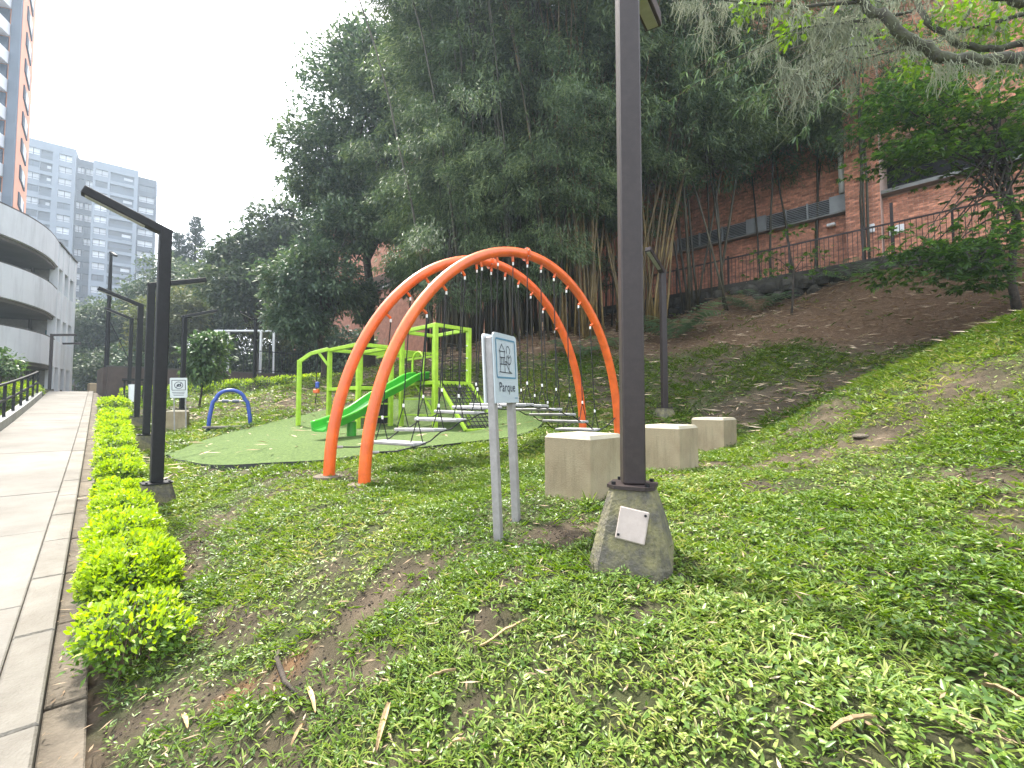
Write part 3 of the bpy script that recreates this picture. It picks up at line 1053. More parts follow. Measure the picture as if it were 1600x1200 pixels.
def text_part(txt, size, x, z, y, parent, mt, sx=0.8, bold=0.02, name='lettering'):
    cu = bpy.data.curves.new('txt', 'FONT')
    cu.body = txt
    cu.size = size
    cu.offset = bold * size
    cu.align_x = 'CENTER'
    cu.space_character = 1.08
    to = bpy.data.objects.new('txt', cu)
    COL.objects.link(to)
    dg = bpy.context.evaluated_depsgraph_get()
    me = bpy.data.meshes.new_from_object(to.evaluated_get(dg))
    bpy.data.objects.remove(to)
    for v_ in me.vertices:
        X, Z = v_.co.x, v_.co.y
        v_.co = (x + X * sx, y, z + Z)
    me.materials.clear()
    me.materials.append(mt)
    return link(name, me, parent)


text_part('Parque', 0.092, 0.145, 0.995, YF, panel, M['ink'], 0.86, 0.004)
for k in range(4):
    strokes([[(0.255 + 0.011 * k, 0.948), (0.263 + 0.011 * k, 0.948)]], 0.007, YF).build('small_print', M['sign_blue'], panel)

# white notice
s2 = ground_at(281, 676)
nt2 = thing('notice_sign', 'small white notice with a round emblem on two thin white legs by the far lawn', 'sign', s2, 0.62)
nt2.rotation_euler = (0, math.radians(-2.2), 0.62)
KS = s2.y / 11.5
for x in (-0.11, 0.13):
    MB().cbox((x * KS, 0, 0.5 * KS - 0.1), (0.028, 0.028, 1.0 * KS + 0.2), 0.003).build('leg', M['sign_post'], nt2)
npl = plate(-0.19 * KS, 0.17 * KS, 0.89 * KS, 1.40 * KS, 0.025, -0.016, -0.028).build('panel', M['sign_back'], nt2)
frame_ring(-0.155 * KS, 0.135 * KS, 1.08 * KS, 1.345 * KS, 0.01, 0.014, -0.0292).build('emblem_border', M['ink'], npl)
ci = [(-0.01 * KS + 0.085 * KS * math.cos(a), 1.21 * KS + 0.085 * KS * math.sin(a)) for a in np.linspace(0, 2 * math.pi, 21)]
strokes([ci, [(-0.06 * KS, 1.16 * KS), (0.04 * KS, 1.26 * KS)]], 0.016, -0.0295).build('emblem_ring', M['blue_grey'], npl)
strokes([[(-0.045 * KS, 1.20 * KS), (-0.02 * KS, 1.235 * KS), (0.025 * KS, 1.225 * KS), (0.035 * KS, 1.19 * KS), (-0.03 * KS, 1.185 * KS)]], 0.022, -0.0299).build('emblem_figure', M['ink'], npl)
for k in range(3):
    wds = [(-0.14, -0.06), (-0.05, 0.02), (0.03, 0.11)]
    strokes([[(a * KS * (1 - 0.1 * k), (1.03 - 0.038 * k) * KS), (b * KS * (1 - 0.1 * k), (1.03 - 0.038 * k) * KS)] for a, b in wds], 0.012 * KS, -0.0292).build('text_line', M['ink'], npl)

# ------------------------------------------------------------------ orange arch bridge
NL, NR = Vector((-1.6, 4.9, 0)), Vector((1.77, 7.5, 0))
OFF = Vector((-0.53, 0.36, 0))
br = thing('arch_bridge', 'rope bridge of grey planks hung under two big orange arches', 'play bridge', (0.0, 6.4, g1(0, 6.4)))
BD = (NR - NL).normalized()


def arch_pt(L, R, t):
    zl, zr = g1(L.x, L.y), g1(R.x, R.y)
    p = L.lerp(R, t)
    z0 = zl + (zr - zl) * t
    p.z = z0 + (2.13 + EYE - (zl + zr) / 2) * math.sqrt(max(0, 1 - (1 - 2 * t) ** 2))
    return p


rings_ = []
for nm, o_ in (('near', Vector((0, 0, 0))), ('far', OFF)):
    L, R = NL + o_, NR + o_
    pts = []
    for k in range(61):
        th = math.pi * k / 60
        pts.append(arch_pt(L, R, 0.5 - 0.5 * math.cos(th)))
    pts = [pts[0] - Vector((0, 0, 0.25))] + pts + [pts[-1] - Vector((0, 0, 0.25))]
    ao = MB(br.location).tube(pts, 0.066, 20).build('arch', M['orange'], br, smooth=True)
    c = arch_pt(L, R, 0.535)
    c2 = arch_pt(L, R, 0.545)
    d = (c2 - c).normalized()
    MB(br.location).tube([c - d * 0.009, c + d * 0.009], 0.096, 20).build('flange', M['orange'], ao)
    for k in range(6):
        a = k * math.pi / 3
        xx = d.cross(Vector((0, 1, 0))).normalized()
        yy = d.cross(xx)
        b = c + (xx * math.cos(a) + yy * math.sin(a)) * 0.083
        MB(br.location).tube([b - d * 0.022, b + d * 0.022], 0.009, 6).build('bolt', M['sign_post'], ao)
    for f in (L, R):
        MB(br.location).rings([[(f.x + r * math.cos(a), f.y + r * math.sin(a), g1(f.x, f.y) + z) for a in np.linspace(0, 2 * math.pi, 11)[:-1]] for r, z in ((0.19, -0.06), (0.18, 0.012), (0.15, 0.02))]).build('foot_pad', M['gutter'], br)

NPL = 12
plank_me = None
AC = OFF.normalized()
rot = math.atan2(AC.y, AC.x)
plank_c = []
for i in range(NPL):
    t = 0.145 + 0.066 * i
    c = (NL + OFF * 0.5).lerp(NR + OFF * 0.5, t)
    c.z = EYE + 0.0 - 3.3 * (t - 0.52) ** 2
    plank_c.append((t, c))
for i, (t, c) in enumerate(plank_c):
    if plank_me is None:
        plank_me = MB().cbox((0, 0, 0), (0.72, 0.22, 0.042), 0.01).mesh('plank', M['plank'])
    o = link('plank', plank_me, br)
    o.location = c - br.location
    o.rotation_euler = (random.uniform(-0.04, 0.04), random.uniform(-0.03, 0.03), rot + random.uniform(-0.03, 0.03))
    for sgn in (0, 1):
        L, R = NL + OFF * sgn, NR + OFF * sgn
        a = arch_pt(L, R, t)
        a2 = arch_pt(L, R, t + 0.01)
        tn = (a2 - a).normalized()
        inn = (Vector((0, 0, -1)) - tn * tn.dot(Vector((0, 0, -1)))).normalized()
        lug0, lug1 = a + inn * 0.055, a + inn * 0.135
        MB(br.location).tube([lug0, lug1], 0.018, 8).build('lug', M['orange'], br)
        end = c + AC * (0.31 if sgn else -0.31)
        top = Vector((lug1.x, lug1.y, lug1.z - 0.03))
        clampz = end.z + 0.30
        mid = Vector((end.x * 0.92 + top.x * 0.08, end.y * 0.92 + top.y * 0.08, clampz))
        mb = MB(br.location)
        mb.tube([lug1, top, mid], 0.008, 5)
        for s_ in (-1, 1):
            mb.tube([mid, end + BD * 0.085 * s_ + Vector((0, 0, -0.01))], 0.007, 5)
        rp_ = mb.build('hanger_rope', M['rope'], br)
        for cc in (top, mid):
            MB(br.location).cbox(cc, (0.024, 0.024, 0.045), 0.005).build('clamp', M['clamp'], rp_)
for sgn in (0, 1):
    L, R = NL + OFF * sgn, NR + OFF * sgn
    pts = [Vector((L.x, L.y, g1(L.x, L.y) + 0.34)) + BD * 0.07]
    for t, c in plank_c:
        e_ = c + AC * (0.36 if sgn else -0.36)
        if len(pts) > 1 or True:
            pts.append((pts[-1] + e_) / 2 - Vector((0, 0, 0.035)))
        pts.append(e_ - Vector((0, 0, 0.015)))
    last = Vector((R.x, R.y, g1(R.x, R.y) + 0.3)) - BD * 0.07
    pts += [(pts[-1] + last) / 2 - Vector((0, 0, 0.03)), last]
    gr = MB(br.location).tube(pts, 0.009, 5).build('guide_rope', M['rope'], br)
    MB(br.location).tube([pts[0], pts[0] + (pts[1] - pts[0]) * 0.3], 0.018, 6).build('shackle', M['sign_post'], gr)

# ------------------------------------------------------------------ lime climbing frame with slide
U = Vector((0.70, 0.714, 0))
V_ = Vector((-0.714, 0.70, 0))
P0 = Vector((-1.63, 9.5, 0))
GZ = TURF_Z(-1.63, 9.5)
pf = thing('climbing_frame', 'lime green climbing frame with two towers, net, monkey bars and green slide', 'climbing frame', (-2.4, 9.8, GZ))


def P(b, u, v, z):
    q = b + U * u + V_ * v
    return Vector((q.x, q.y, GZ + z))


RZ = math.atan2(U.y, U.x)


def post(b, u, v, z0, z1, wd=0.095):
    p = P(b, u, v, 0)
    return MB(pf.location).cbox((p.x, p.y, GZ + (z0 + z1) / 2), (wd, wd, z1 - z0), 0.008, RZ).build('post', M['lime'], pf)


def beam(a, b, name='beam', wd=0.08, wy=None, mt='lime', par=None):
    return MB(pf.location).bar(a, b, wd, wy, cham=0.005).build(name, M[mt], par or pf)


W1, D1, H1 = 0.92, 1.32, 2.27
for u in (0, W1):
    for v in (0, D1):
        post(P0, u, v, -0.15, H1)
for z in (H1 - 0.04, 1.0):
    i_ = 0.0475
    beam(P(P0, i_, 0, z), P(P0, W1 - i_, 0, z))
    beam(P(P0, i_, D1, z), P(P0, W1 - i_, D1, z))
    beam(P(P0, 0, i_, z), P(P0, 0, D1 - i_, z))
    beam(P(P0, W1, i_, z), P(P0, W1, D1 - i_, z))
MB(pf.location).bar(P(P0, W1 / 2, 0.05, 1.06), P(P0, W1 / 2, D1 - 0.05, 1.06), W1 - 0.1, 0.03).build('deck', M['pole_black'], pf)
# rope screens on the upper tower
for (ua, va, ub, vb) in ((W1, 0.05, W1, D1 - 0.05), (0.05, 0, W1 - 0.05, 0)):
    mb = MB(pf.location)
    for k in range(1, 4):
        f = k / 4
        mb.tube([P(P0, ua + (ub - ua) * f, va + (vb - va) * f, 1.04), P(P0, ua + (ub - ua) * f, va + (vb - va) * f, H1 - 0.08)], 0.010, 5)
    for z in (1.3, 1.58, 1.86):
        mb.tube([P(P0, ua, va, z), P(P0, ub, vb, z)], 0.008, 5)
    ro = mb.build('rope_screen', M['rope'], pf)
    for z in (1.3, 1.58, 1.86):
        for e_ in ((ua, va), (ub, vb)):
            q = P(P0, e_[0], e_[1], z)
            MB(pf.location).cbox(q, (0.035, 0.035, 0.03), 0.005, RZ).build('clamp', M['clamp'], ro)
# inclined climbing net on the front right
nb = MB(pf.location)
a0, a1 = P(P0, 0.06, -0.05, 0.98), P(P0, W1 + 0.02, -0.05, 0.98)
c0, c1 = P(P0, 0.06, -0.95, 0.02), P(P0, W1 + 0.02, -0.95, 0.02)
for k in range(9):
    f = k / 8
    nb.tube([a0.lerp(a1, f), c0.lerp(c1, f)], 0.010, 5)
for k in range(1, 12):
    f = k / 12
    nb.tube([a0.lerp(c0, f), a1.lerp(c1, f)], 0.010, 5)
nb.build('climbing_net', M['rope'], pf)
for a, c in ((a0, c0), (a1, c1)):
    beam(a, c, 'net_rail', 0.06)
beam(c0, c1, 'net_foot_bar', 0.05)
# lower rungs and braces of the tower
for z in (0.3, 0.65):
    beam(P(P0, 0, 0.05, z), P(P0, 0, D1 - 0.05, z), 'rung', 0.03)
beam(P(P0, 0, D1 * 0.55, 0.98), P(P0, 0, D1 * 0.05, 0.35), 'brace', 0.05)
# second tower
A = Vector((-3.38, 9.85, 0))
W2, D2, H2 = 0.8, 1.5, 1.9
for u in (0, W2):
    for v in (0, D2):
        post(A, u, v, -0.15, H2)
for z in (H2 - 0.04, 0.9):
    beam(P(A, 0.05, 0, z), P(A, W2 - 0.05, 0, z))
    beam(P(A, 0.05, D2, z), P(A, W2 - 0.05, D2, z))
    beam(P(A, 0, 0.05, z), P(A, 0, D2 - 0.05, z))
    beam(P(A, W2, 0.05, z), P(A, W2, D2 - 0.05, z))
MB(pf.location).bar(P(A, W2 / 2, 0.05, 0.955), P(A, W2 / 2, D2 - 0.05, 0.955), W2 - 0.1, 0.03).build('deck', M['pole_black'], pf)
for z in (0.25, 0.55):
    beam(P(A, 0.05, 0, z), P(A, W2 - 0.05, 0, z), 'rung', 0.035)
MB(pf.location).bar(P(A, 0.75, 0.35, 0.0), P(A, 0.75, 0.35, 0.88), 0.5, 0.03).build('side_panel', M['pole_black'], pf)
for v in np.linspace(0.12, D2 - 0.1, 6):
    beam(P(A, W2 + 0.03, v, H2 - 0.07), P(A, W2 + 1.35, v, H2 - 0.07), 'monkey_bar', 0.04)
for u in (W2 + 0.45, W2 + 1.35):
    beam(P(A, u, 0.05, H2 - 0.13), P(A, u, D2 - 0.03, H2 - 0.13), 'bar_rail', 0.05)
# swing arm on the far left
sp0 = Vector((-5.1, 10.72, GZ))
MB(pf.location).cbox((sp0.x, sp0.y, GZ + 0.72), (0.09, 0.09, 1.75), 0.008, RZ).build('post', M['lime'], pf)
k1 = sp0 + Vector((0, 0, 1.56))
k2 = Vector((-4.85, 10.77, GZ + 1.76))
k3 = P(A, -0.04, D2, H2 - 0.02)
beam(k1, k2, 'swing_arm', 0.085)
beam(k2, k3, 'swing_arm', 0.085)
beam(k2.lerp(k3, 0.45) - Vector((0, 0, 0.03)), P(A, -0.03, D2, H2 - 0.42), 'brace', 0.06)
sw = k2.lerp(k3, 0.35)
rp_ = MB(pf.location).tube([sw, sw - Vector((0, 0, 1.0)), sw - Vector((0.02, 0, 1.25))], 0.012, 5).build('swing_rope', M['rope'], pf)
MB(pf.location).cbox(sw - Vector((0, 0, 0.95)), (0.14, 0.1, 0.1), 0.02).build('swing_grip', M['orange'], rp_)
MB(pf.location).cbox(sw - Vector((-0.02, 0, 0.80)), (0.09, 0.07, 0.16), 0.02).build('swing_grip', M['blue'], rp_)
# arched handrail at the slide mouth
hb = []
for k in range(13):
    a = math.pi * k / 12
    hb.append(P(P0, -0.02, 0.62 - 0.22 * math.cos(a), 1.45 + 0.25 * math.sin(a)))
hb = [P(P0, -0.02, 0.40, 1.02)] + hb + [P(P0, -0.02, 0.84, 1.02)]
MB(pf.location).tube(hb, 0.024, 8).build('handrail', M['lime'], pf, smooth=True)
# slide
S0, S1 = Vector((-2.02, 10.05, 0)), Vector((-3.27, 7.62, 0))
prof = [(0, 1.10), (0.07, 1.13), (0.14, 1.08), (0.27, 0.90), (0.40, 0.76), (0.52, 0.66), (0.64, 0.45), (0.76, 0.31), (0.88, 0.23), (1.0, 0.16)]
ts = np.linspace(0, 1, 33)
zz = np.interp(ts, [p[0] for p in prof], [p[1] for p in prof])
zz = np.convolve(np.pad(zz, 3, 'edge'), np.ones(7) / 7, 'valid')
sdv = (S1 - S0).normalized()
sside = Vector((sdv.y, -sdv.x, 0))
sec = [(-0.215, 0.13), (-0.18, 0.13), (-0.155, 0.03), (-0.10, 0.0), (0.10, 0.0), (0.155, 0.03), (0.18, 0.13), (0.215, 0.13), (0.185, -0.01), (0.11, -0.03), (-0.11, -0.03), (-0.185, -0.01)]
rg = []
for t, z in zip(ts, zz):
    c = S0.lerp(S1, t)
    g_ = TURF_Z(c.x, c.y)
    rg.append([c + sside * a + Vector((0, 0, g_ + z + b)) for a, b in sec])
sl = MB(pf.location).rings(rg).build('slide', M['slide'], pf, smooth=False)
for s_ in (-1, 1):
    MB(pf.location).tube([S0.lerp(S1, t) + sside * 0.197 * s_ + Vector((0, 0, TURF_Z(*(S0.lerp(S1, t).xy)) + z + 0.13)) for t, z in zip(ts, zz)], 0.022, 8).build('slide_lip', M['slide_light'], sl, smooth=True)
sq_ = S0.lerp(S1, 0.74)
MB(pf.location).tube([(sq_.x, sq_.y, TURF_Z(sq_.x, sq_.y) - 0.05), (sq_.x, sq_.y, TURF_Z(sq_.x, sq_.y) + 0.26)], 0.085, 14).build('slide_support', M['slide'], pf, smooth=False)

# blue spring bar
bb = ground_at(359, 668)
sc_ = bb.y / 11.0
ba = thing('blue_hoop', 'low blue steel hoop with a grey crossbar at the lawn edge', 'exercise hoop', bb, 0.5)
hp = [(-0.44, 0), (-0.42, 0.25), (-0.36, 0.62)] + [(-0.30 * math.cos(a), 0.66 + 0.25 * math.sin(a)) for a in np.linspace(0.15, math.pi - 0.15, 13)] + [(0.36, 0.62), (0.42, 0.25), (0.44, 0)]
MB().tube([(x * sc_, 0, (z - (0.1 if z == 0 else 0)) * sc_) for x, z in hp], 0.045 * sc_, 10).build('hoop', M['blue'], ba, smooth=True)
cb = MB().tube([(-0.35 * sc_, 0, 0.64 * sc_), (0.35 * sc_, 0, 0.64 * sc_)], 0.018 * sc_, 8).build('crossbar', M['sign_post'], ba)
for x in (-0.11, 0.11):
    MB().tube([((x - 0.07) * sc_, 0, 0.64 * sc_), ((x + 0.07) * sc_, 0, 0.64 * sc_)], 0.04 * sc_, 8).build('grip', M['blue_grey'], cb)
MB().cbox((0.05, -0.05, 0.015), (1.2 * sc_, 0.25, 0.05), 0.01).build('foot_slab', M['curb'], ba)

# ------------------------------------------------------------------ brick building behind the fence
FA = Vector((math.sqrt(0.5), -math.sqrt(0.5), 0))     # along the front, towards the right
FN = Vector((-math.sqrt(0.5), -math.sqrt(0.5), 0))    # out of the front
FO = Vector((0, 27, 0))
FRZ = math.atan2(FA.y, FA.x)


def FP(t, o, e):
    q = FO + FA * t + FN * o
    return Vector((q.x, q.y, e + EYE))


bb_ = thing('brick_building', 'long red brick building behind the fence with louvre band and dark openings', 'building', FP(12, 0, 4.0))


def fbox(t0, t1, o0, o1, e0, e1, name, mt, par=None, label=None):
    c = FP((t0 + t1) / 2, (o0 + o1) / 2, (e0 + e1) / 2)
    return MB(bb_.location).box(c, (abs(t1 - t0), abs(o1 - o0), e1 - e0), FRZ).build(name, M[mt], par or bb_, label=label)


# wall core in bands with real openings between them
fbox(-40, 26, -0.3, -5.0, 3.0, 6.80, 'wall', 'mortar')
fbox(-40, 10.4, -0.3, -5.0, 6.80, 7.40, 'wall', 'mortar')
fbox(-40, 16.5, -0.3, -5.0, 7.40, 10.0, 'wall', 'mortar')
fbox(17.44, 26, -0.3, -5.0, 6.80, 7.0, 'wall', 'mortar')
fbox(-40, 26, -0.3, -5.0, 11.4, 20.0, 'wall', 'mortar')
fbox(17.44, 26, -0.3, -5.0, 8.9, 11.4, 'wall', 'mortar')
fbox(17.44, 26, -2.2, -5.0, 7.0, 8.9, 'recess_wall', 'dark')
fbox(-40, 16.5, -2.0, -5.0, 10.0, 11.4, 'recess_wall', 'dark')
fbox(17.44, 26, 0.06, -0.6, 7.0, 7.12, 'ledge', 'ledge')
fbox(-40, 16.45, 0.06, -0.6, 10.0, 10.14, 'ledge', 'ledge')
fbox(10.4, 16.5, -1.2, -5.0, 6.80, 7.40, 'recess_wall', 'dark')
fbox(16.5, 17.44, 0.22, -5.0, 3.0, 20.0, 'column_core', 'mortar')
# louvre band
fbox(10.4, 16.5, 0.02, -0.4, 6.74, 6.80, 'sill', 'ledge')


def tpx(px):
    k = (px - 800) / FPX
    return 27 * k / (1 + k) * math.sqrt(2)


for a, b in ((1172, 1202), (1306, 1334)):
    fbox(tpx(a), tpx(b), -0.06, -0.1, 6.80, 7.40, 'panel', 'louvre')
slat_m = Matrix.Rotation(FRZ, 3, 'Z') @ Matrix.Rotation(math.radians(38), 3, 'X')
for a, b in ((1062, 1172), (1202, 1306)):
    t0, t1 = tpx(a), tpx(b)
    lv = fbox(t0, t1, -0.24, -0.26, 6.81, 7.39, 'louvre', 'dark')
    n = 3
    for j in range(n + 1):
        tt = t0 + (t1 - t0) * j / n
        fbox(tt - 0.02, tt + 0.02, -0.05, -0.2, 6.80, 7.40, 'mullion', 'louvre', lv)
    for j in range(9):
        e = 6.84 + j * 0.065
        MB(bb_.location).box(FP((t0 + t1) / 2, -0.13, e), (t1 - t0 - 0.02, 0.075, 0.012), m=slat_m).build('slat', M['louvre'], lv)
# bricks: one shared shape
brick_me = MB().cbox((0, 0, 0), (0.24, 0.06, 0.066), 0.006).mesh('brick', M['brick'])
spots = []


def course(t0, t1, e0, e1, o, skip=None):
    k = 0
    e = e0 + 0.0375
    while e < e1:
        t = t0 - (0.125 if k % 2 else 0)
        while t < t1 - 0.05:
            a, b = max(t, t0), min(t + 0.25, t1)
            if b - a > 0.05:
                spots.append(((a + b) / 2, o, e, (b - a - 0.01) / 0.24))
            t += 0.25
        e += 0.075
        k += 1


course(16.5, 17.44, 4.1, 12.5, 0.22)
ncol = len(spots)
course(9.0, 16.48, 4.2, 6.74, -0.3)
course(17.46, 22.5, 4.1, 6.98, -0.3)
course(9.0, 16.48, 7.42, 9.9, -0.3)
course(17.46, 22.5, 8.92, 13.0, -0.3)


def vis(sp_):
    t, o, e, w_ = sp_
    q = FP(t, o, e)
    return q.x * q.x + q.y * q.y + (0 if 5.0 < e < 7.3 else 120)


order = sorted(range(len(spots)), key=lambda i: vis(spots[i]))
pick = [i for i in order if spots[i][1] > 0 and 4.9 < spots[i][2] < 9.0][:170] + [i for i in order if spots[i][1] < 0 and tpx(1395) < spots[i][0] < tpx(1560)][:120]
pickset = set(pick)
for i in pick:
    t, o, e, w_ = spots[i]
    ob = link('brick', brick_me, bb_)
    ob.location = FP(t, o + random.uniform(-0.006, 0.006) - 0.012, e) - bb_.location
    ob.rotation_euler = (0, 0, FRZ)
    ob.scale = (w_, 1, 1)
rest = MB(bb_.location)
for i in range(len(spots)):
    if i in pickset:
        continue
    t, o, e, w_ = spots[i]
    rest.box(FP(t, o + random.uniform(-0.006, 0.006) - 0.012, e), (0.24 * w_, 0.06, 0.066), FRZ)
ro = rest.build('far_bricks', M['brick_loose'], bb_)
ro['kind'] = 'stuff'
# far part of the front: brick skin taken over by the material
m = M['brick_wall'] = mat('brick_skin', (0.36, 0.15, 0.09), 0.9, 0.2, 3, 0.3, 40)
fbox(-40, 9.0, -0.24, -0.3, 3.0, 10.0, 'brick_skin', 'brick_wall')
fbox(-40, 26, -0.24, -0.3, 13.0, 20, 'brick_skin', 'brick_wall')
fbox(-40, 17.4, -0.24, -0.3, 11.4, 13.0, 'brick_skin', 'brick_wall')
# fittings
dpq = [FP(tpx(1326), -0.1, 7.45), FP(tpx(1326), -0.1, 8.6), FP(tpx(1326), -0.1, 9.6)]
MB(bb_.location).tube(dpq, 0.10, 10).build('downpipe', M['white_paint'], bb_, smooth=True)
MB(bb_.location).cbox(FP(tpx(1306), -0.14, 6.42), (0.26, 0.2, 0.11), 0.03, FRZ).build('wall_lamp', M['white_paint'], bb_)
for px_, e in ((1372, 5.85), (1405, 5.75), (1416, 5.78)):
    o_ = 0.28 if px_ < 1388 else -0.2
    MB(bb_.location).cbox(FP(tpx(px_), o_, e), (0.2, 0.09, 0.28), 0.012, FRZ).build('meter_box', M['white_paint'], bb_)

# ------------------------------------------------------------------ fence above the slope
def QP(x, z):
    return Vector((x, 23.75 - x, z))


fz = EYE + 4.22
fe = thing('metal_fence', 'dark brown picket fence along the top of the slope in front of the brick wall', 'fence', QP(8, fz))
X0, X1 = 1.0, 14.5
pk = MB().box((0, 0, 0.53), (0.016, 0.016, 0.98)).mesh('picket', M['pole'])
x = X0
k = 0
while x < X1:
    if k % 16 == 0:
        MB(fe.location).box(QP(x, fz + 0.5), (0.055, 0.055, 1.25), FRZ).build('post', M['pole'], fe)
    else:
        o = link('picket', pk, fe)
        o.location = QP(x, fz) - fe.location
        o.rotation_euler = (0, 0, FRZ)
    x += 0.085
    k += 1
for z in (0.08, 1.03):
    MB(fe.location).bar(QP(X0, fz + z), QP(X1, fz + z), 0.045, 0.045).build('rail', M['pole'], fe)
tp = QP(11.0, fz)
MB(fe.location).box((tp.x, tp.y, fz + 0.75), (0.07, 0.07, 1.75), FRZ).build('post', M['pole'], fe, label='taller post')

# stone retaining wall below the fence
sw_ = thing('retaining_wall', 'dark rough stone retaining wall below the picket fence', 'wall', Vector((8, 15.2, EYE + 2.8)))
MB(sw_.location).bar(Vector((1, 22.35, EYE + 3.35)), Vector((12.2, 11.15, EYE + 3.35)), 0.3, 1.7).build('core', M['stone'], sw_)


def stone_mesh(seed):
    r = random.Random(seed)
    v = []
    for zz_, kk in ((-0.5, 0.75), (-0.15, 1), (0.2, 1), (0.5, 0.7)):
        v.append([(kk * 0.5 * math.cos(a) * r.uniform(0.8, 1.1), kk * 0.5 * math.sin(a) * r.uniform(0.8, 1.1), zz_ * r.uniform(0.85, 1.1)) for a in np.linspace(0, 2 * math.pi, 8)[:-1]])
    return MB().rings(v).mesh('stone', M['stone'])


stones = [stone_mesh(i) for i in range(6)]
x = 3.0
while x < 12.0:
    for r_ in range(4):
        o = link('stone', random.choice(stones), sw_)
        xx = x + random.uniform(-0.05, 0.05) + (0.18 if r_ % 2 else 0)
        o.location = Vector((xx - 0.16, 23.35 - xx - 0.16, EYE + 2.75 + r_ * 0.36)) - sw_.location
        o.scale = (random.uniform(0.42, 0.55), random.uniform(0.3, 0.4), random.uniform(0.34, 0.42))
        o.rotation_euler = (random.uniform(-0.15, 0.15), random.uniform(-0.15, 0.15), FRZ + random.uniform(-0.2, 0.2))
    x += 0.36

# ------------------------------------------------------------------ brown court wall with fence
wa, wb = Vector((-18.3, 20.2, 0)), Vector((-11.9, 27.0, 0))
wd_ = (wb - wa).normalized()
wn = Vector((-wd_.y, wd_.x, 0))
cw = thing('court_wall', 'low dark brown rendered wall at the end of the path', 'wall', wa + Vector((0, 0, EYE + 0.3)))
wc = wb + wd_ * 12
MB(cw.location).bar(wa + Vector((0, 0, EYE + 0.75)), wc + Vector((0, 0, EYE + 0.75)), 0.25, 1.9).build('wall', M['brown_wall'], cw)
MB(cw.location).bar(wa + wn * 3.0 + Vector((0, 0, EYE + 0.75)), wa + wn * 0.13 + Vector((0, 0, EYE + 0.75)), 0.25, 1.88).build('return_wall', M['brown_wall'], cw)
MB(cw.location).bar(wa - wd_ * 0.02 + Vector((0, 0, EYE + 1.73)), wc + Vector((0, 0, EYE + 1.73)), 0.29, 0.06).build('coping', M['coping'], cw)
cf = thing('court_fence', 'thin dark bar fence standing on the low brown wall', 'fence', wa + Vector((0, 0, EYE + 1.76)))
pk2 = MB().box((0, 0, 0.62), (0.022, 0.022, 1.24)).mesh('bar', M['pole_black'])
Lw = (wc - wa).length
n = int(Lw / 0.16)
for i in range(n):
    q = wa + wd_ * (i * 0.16 + 0.05)
    if i < 34:
        continue
    o = link('bar', pk2, cf)
    o.location = q - Vector((wa.x, wa.y, 0))
    if i % 14 == 0:
        o.scale = (3, 3, 1.35)
for z in (0.12, 1.2):
    MB(cf.location).bar(wa + wd_ * 5.4 + Vector((0, 0, EYE + 1.76 + z)), wc + Vector((0, 0, EYE + 1.76 + z)), 0.04, 0.04).build('rail', M['pole_black'], cf)
gp = at(335, 517, 26)
gq = at(408, 521, 26)
gl = thing('goal_frame', 'white tube goal frame on the court behind the bar fence', 'goal', Vector((gp.x, 26, EYE + 1.2)))
hz = gp.z
for dy in (0, 0.9):
    MB(gl.location).tube([(gp.x, 26 + dy, hz + dy * 0.15), (gq.x + 0.1, 26 + dy, hz + dy * 0.15)], 0.06, 8).build('crossbar', M['white_paint'], gl)
    for xx in (gp.x, gq.x):
        MB(gl.location).tube([(xx + dy * 0.3, 26 + dy, EYE + 1.0), (xx + dy * 0.3, 26 + dy, hz + dy * 0.15)], 0.07, 8).build('upright', M['white_paint'], gl)
q = at(144, 610, 23.5)
bw = tag(MB().cbox((q.x, q.y, EYE + 0.55), (1.3, 0.3, 1.1), 0.02, -0.75).build('garden_wall', M['beige_wall']), 'short beige rendered wall closing the end of the path', 'wall')
# waste bin frame by the wall end
q = at(206, 612, 17.2)
wbn = thing('waste_bin', 'pale waste bin under a black frame in front of the brown wall', 'bin', Vector((q.x, q.y, g1(q.x, q.y))), 0.7)
MB().tube([(0.06, 0, 0.05), (0.06, 0, 0.72)], [0.15, 0.17], 12).build('bin_body', M['white_paint'], wbn)
for xx in (-0.22, 0.34):
    MB().bar((xx, 0, -0.1), (xx, 0, 0.85), 0.06).build('leg', M['pole_black'], wbn)
MB().bar((-0.3, 0, 0.9), (0.42, 0, 0.9), 0.3, 0.08).build('hood', M['pole_black'], wbn)

# ------------------------------------------------------------------ curved car park
cv = [(-19.8, 11.0), (-20.5, 14.0), (-20.95, 17.0), (-21.15, 18.5), (-21.5, 19.8), (-22.2, 21.2), (-23.3, 22.7)]
end = (-25.6, 26.0)


def fine(pts, n=4):
    P_ = [Vector((a, b, 0)) for a, b in pts]
    out = []
    for i in range(len(P_) - 1):
        p0, p1, p2, p3 = P_[max(i - 1, 0)], P_[i], P_[i + 1], P_[min(i + 2, len(P_) - 1)]
        for k in range(n):
            t = k / n
            q_ = 0.5 * ((2 * p1) + (p2 - p0) * t + (2 * p0 - 5 * p1 + 4 * p2 - p3) * t * t + (3 * p1 - p0 - 3 * p2 + p3) * t ** 3)
            out.append((q_.x, q_.y))
    return out + [pts[-1]]


cvf = fine(cv)
gar = thing('car_park', 'pale grey curved concrete car park with open decks on the left', 'building', Vector((-24, 20, EYE + 0.3)))


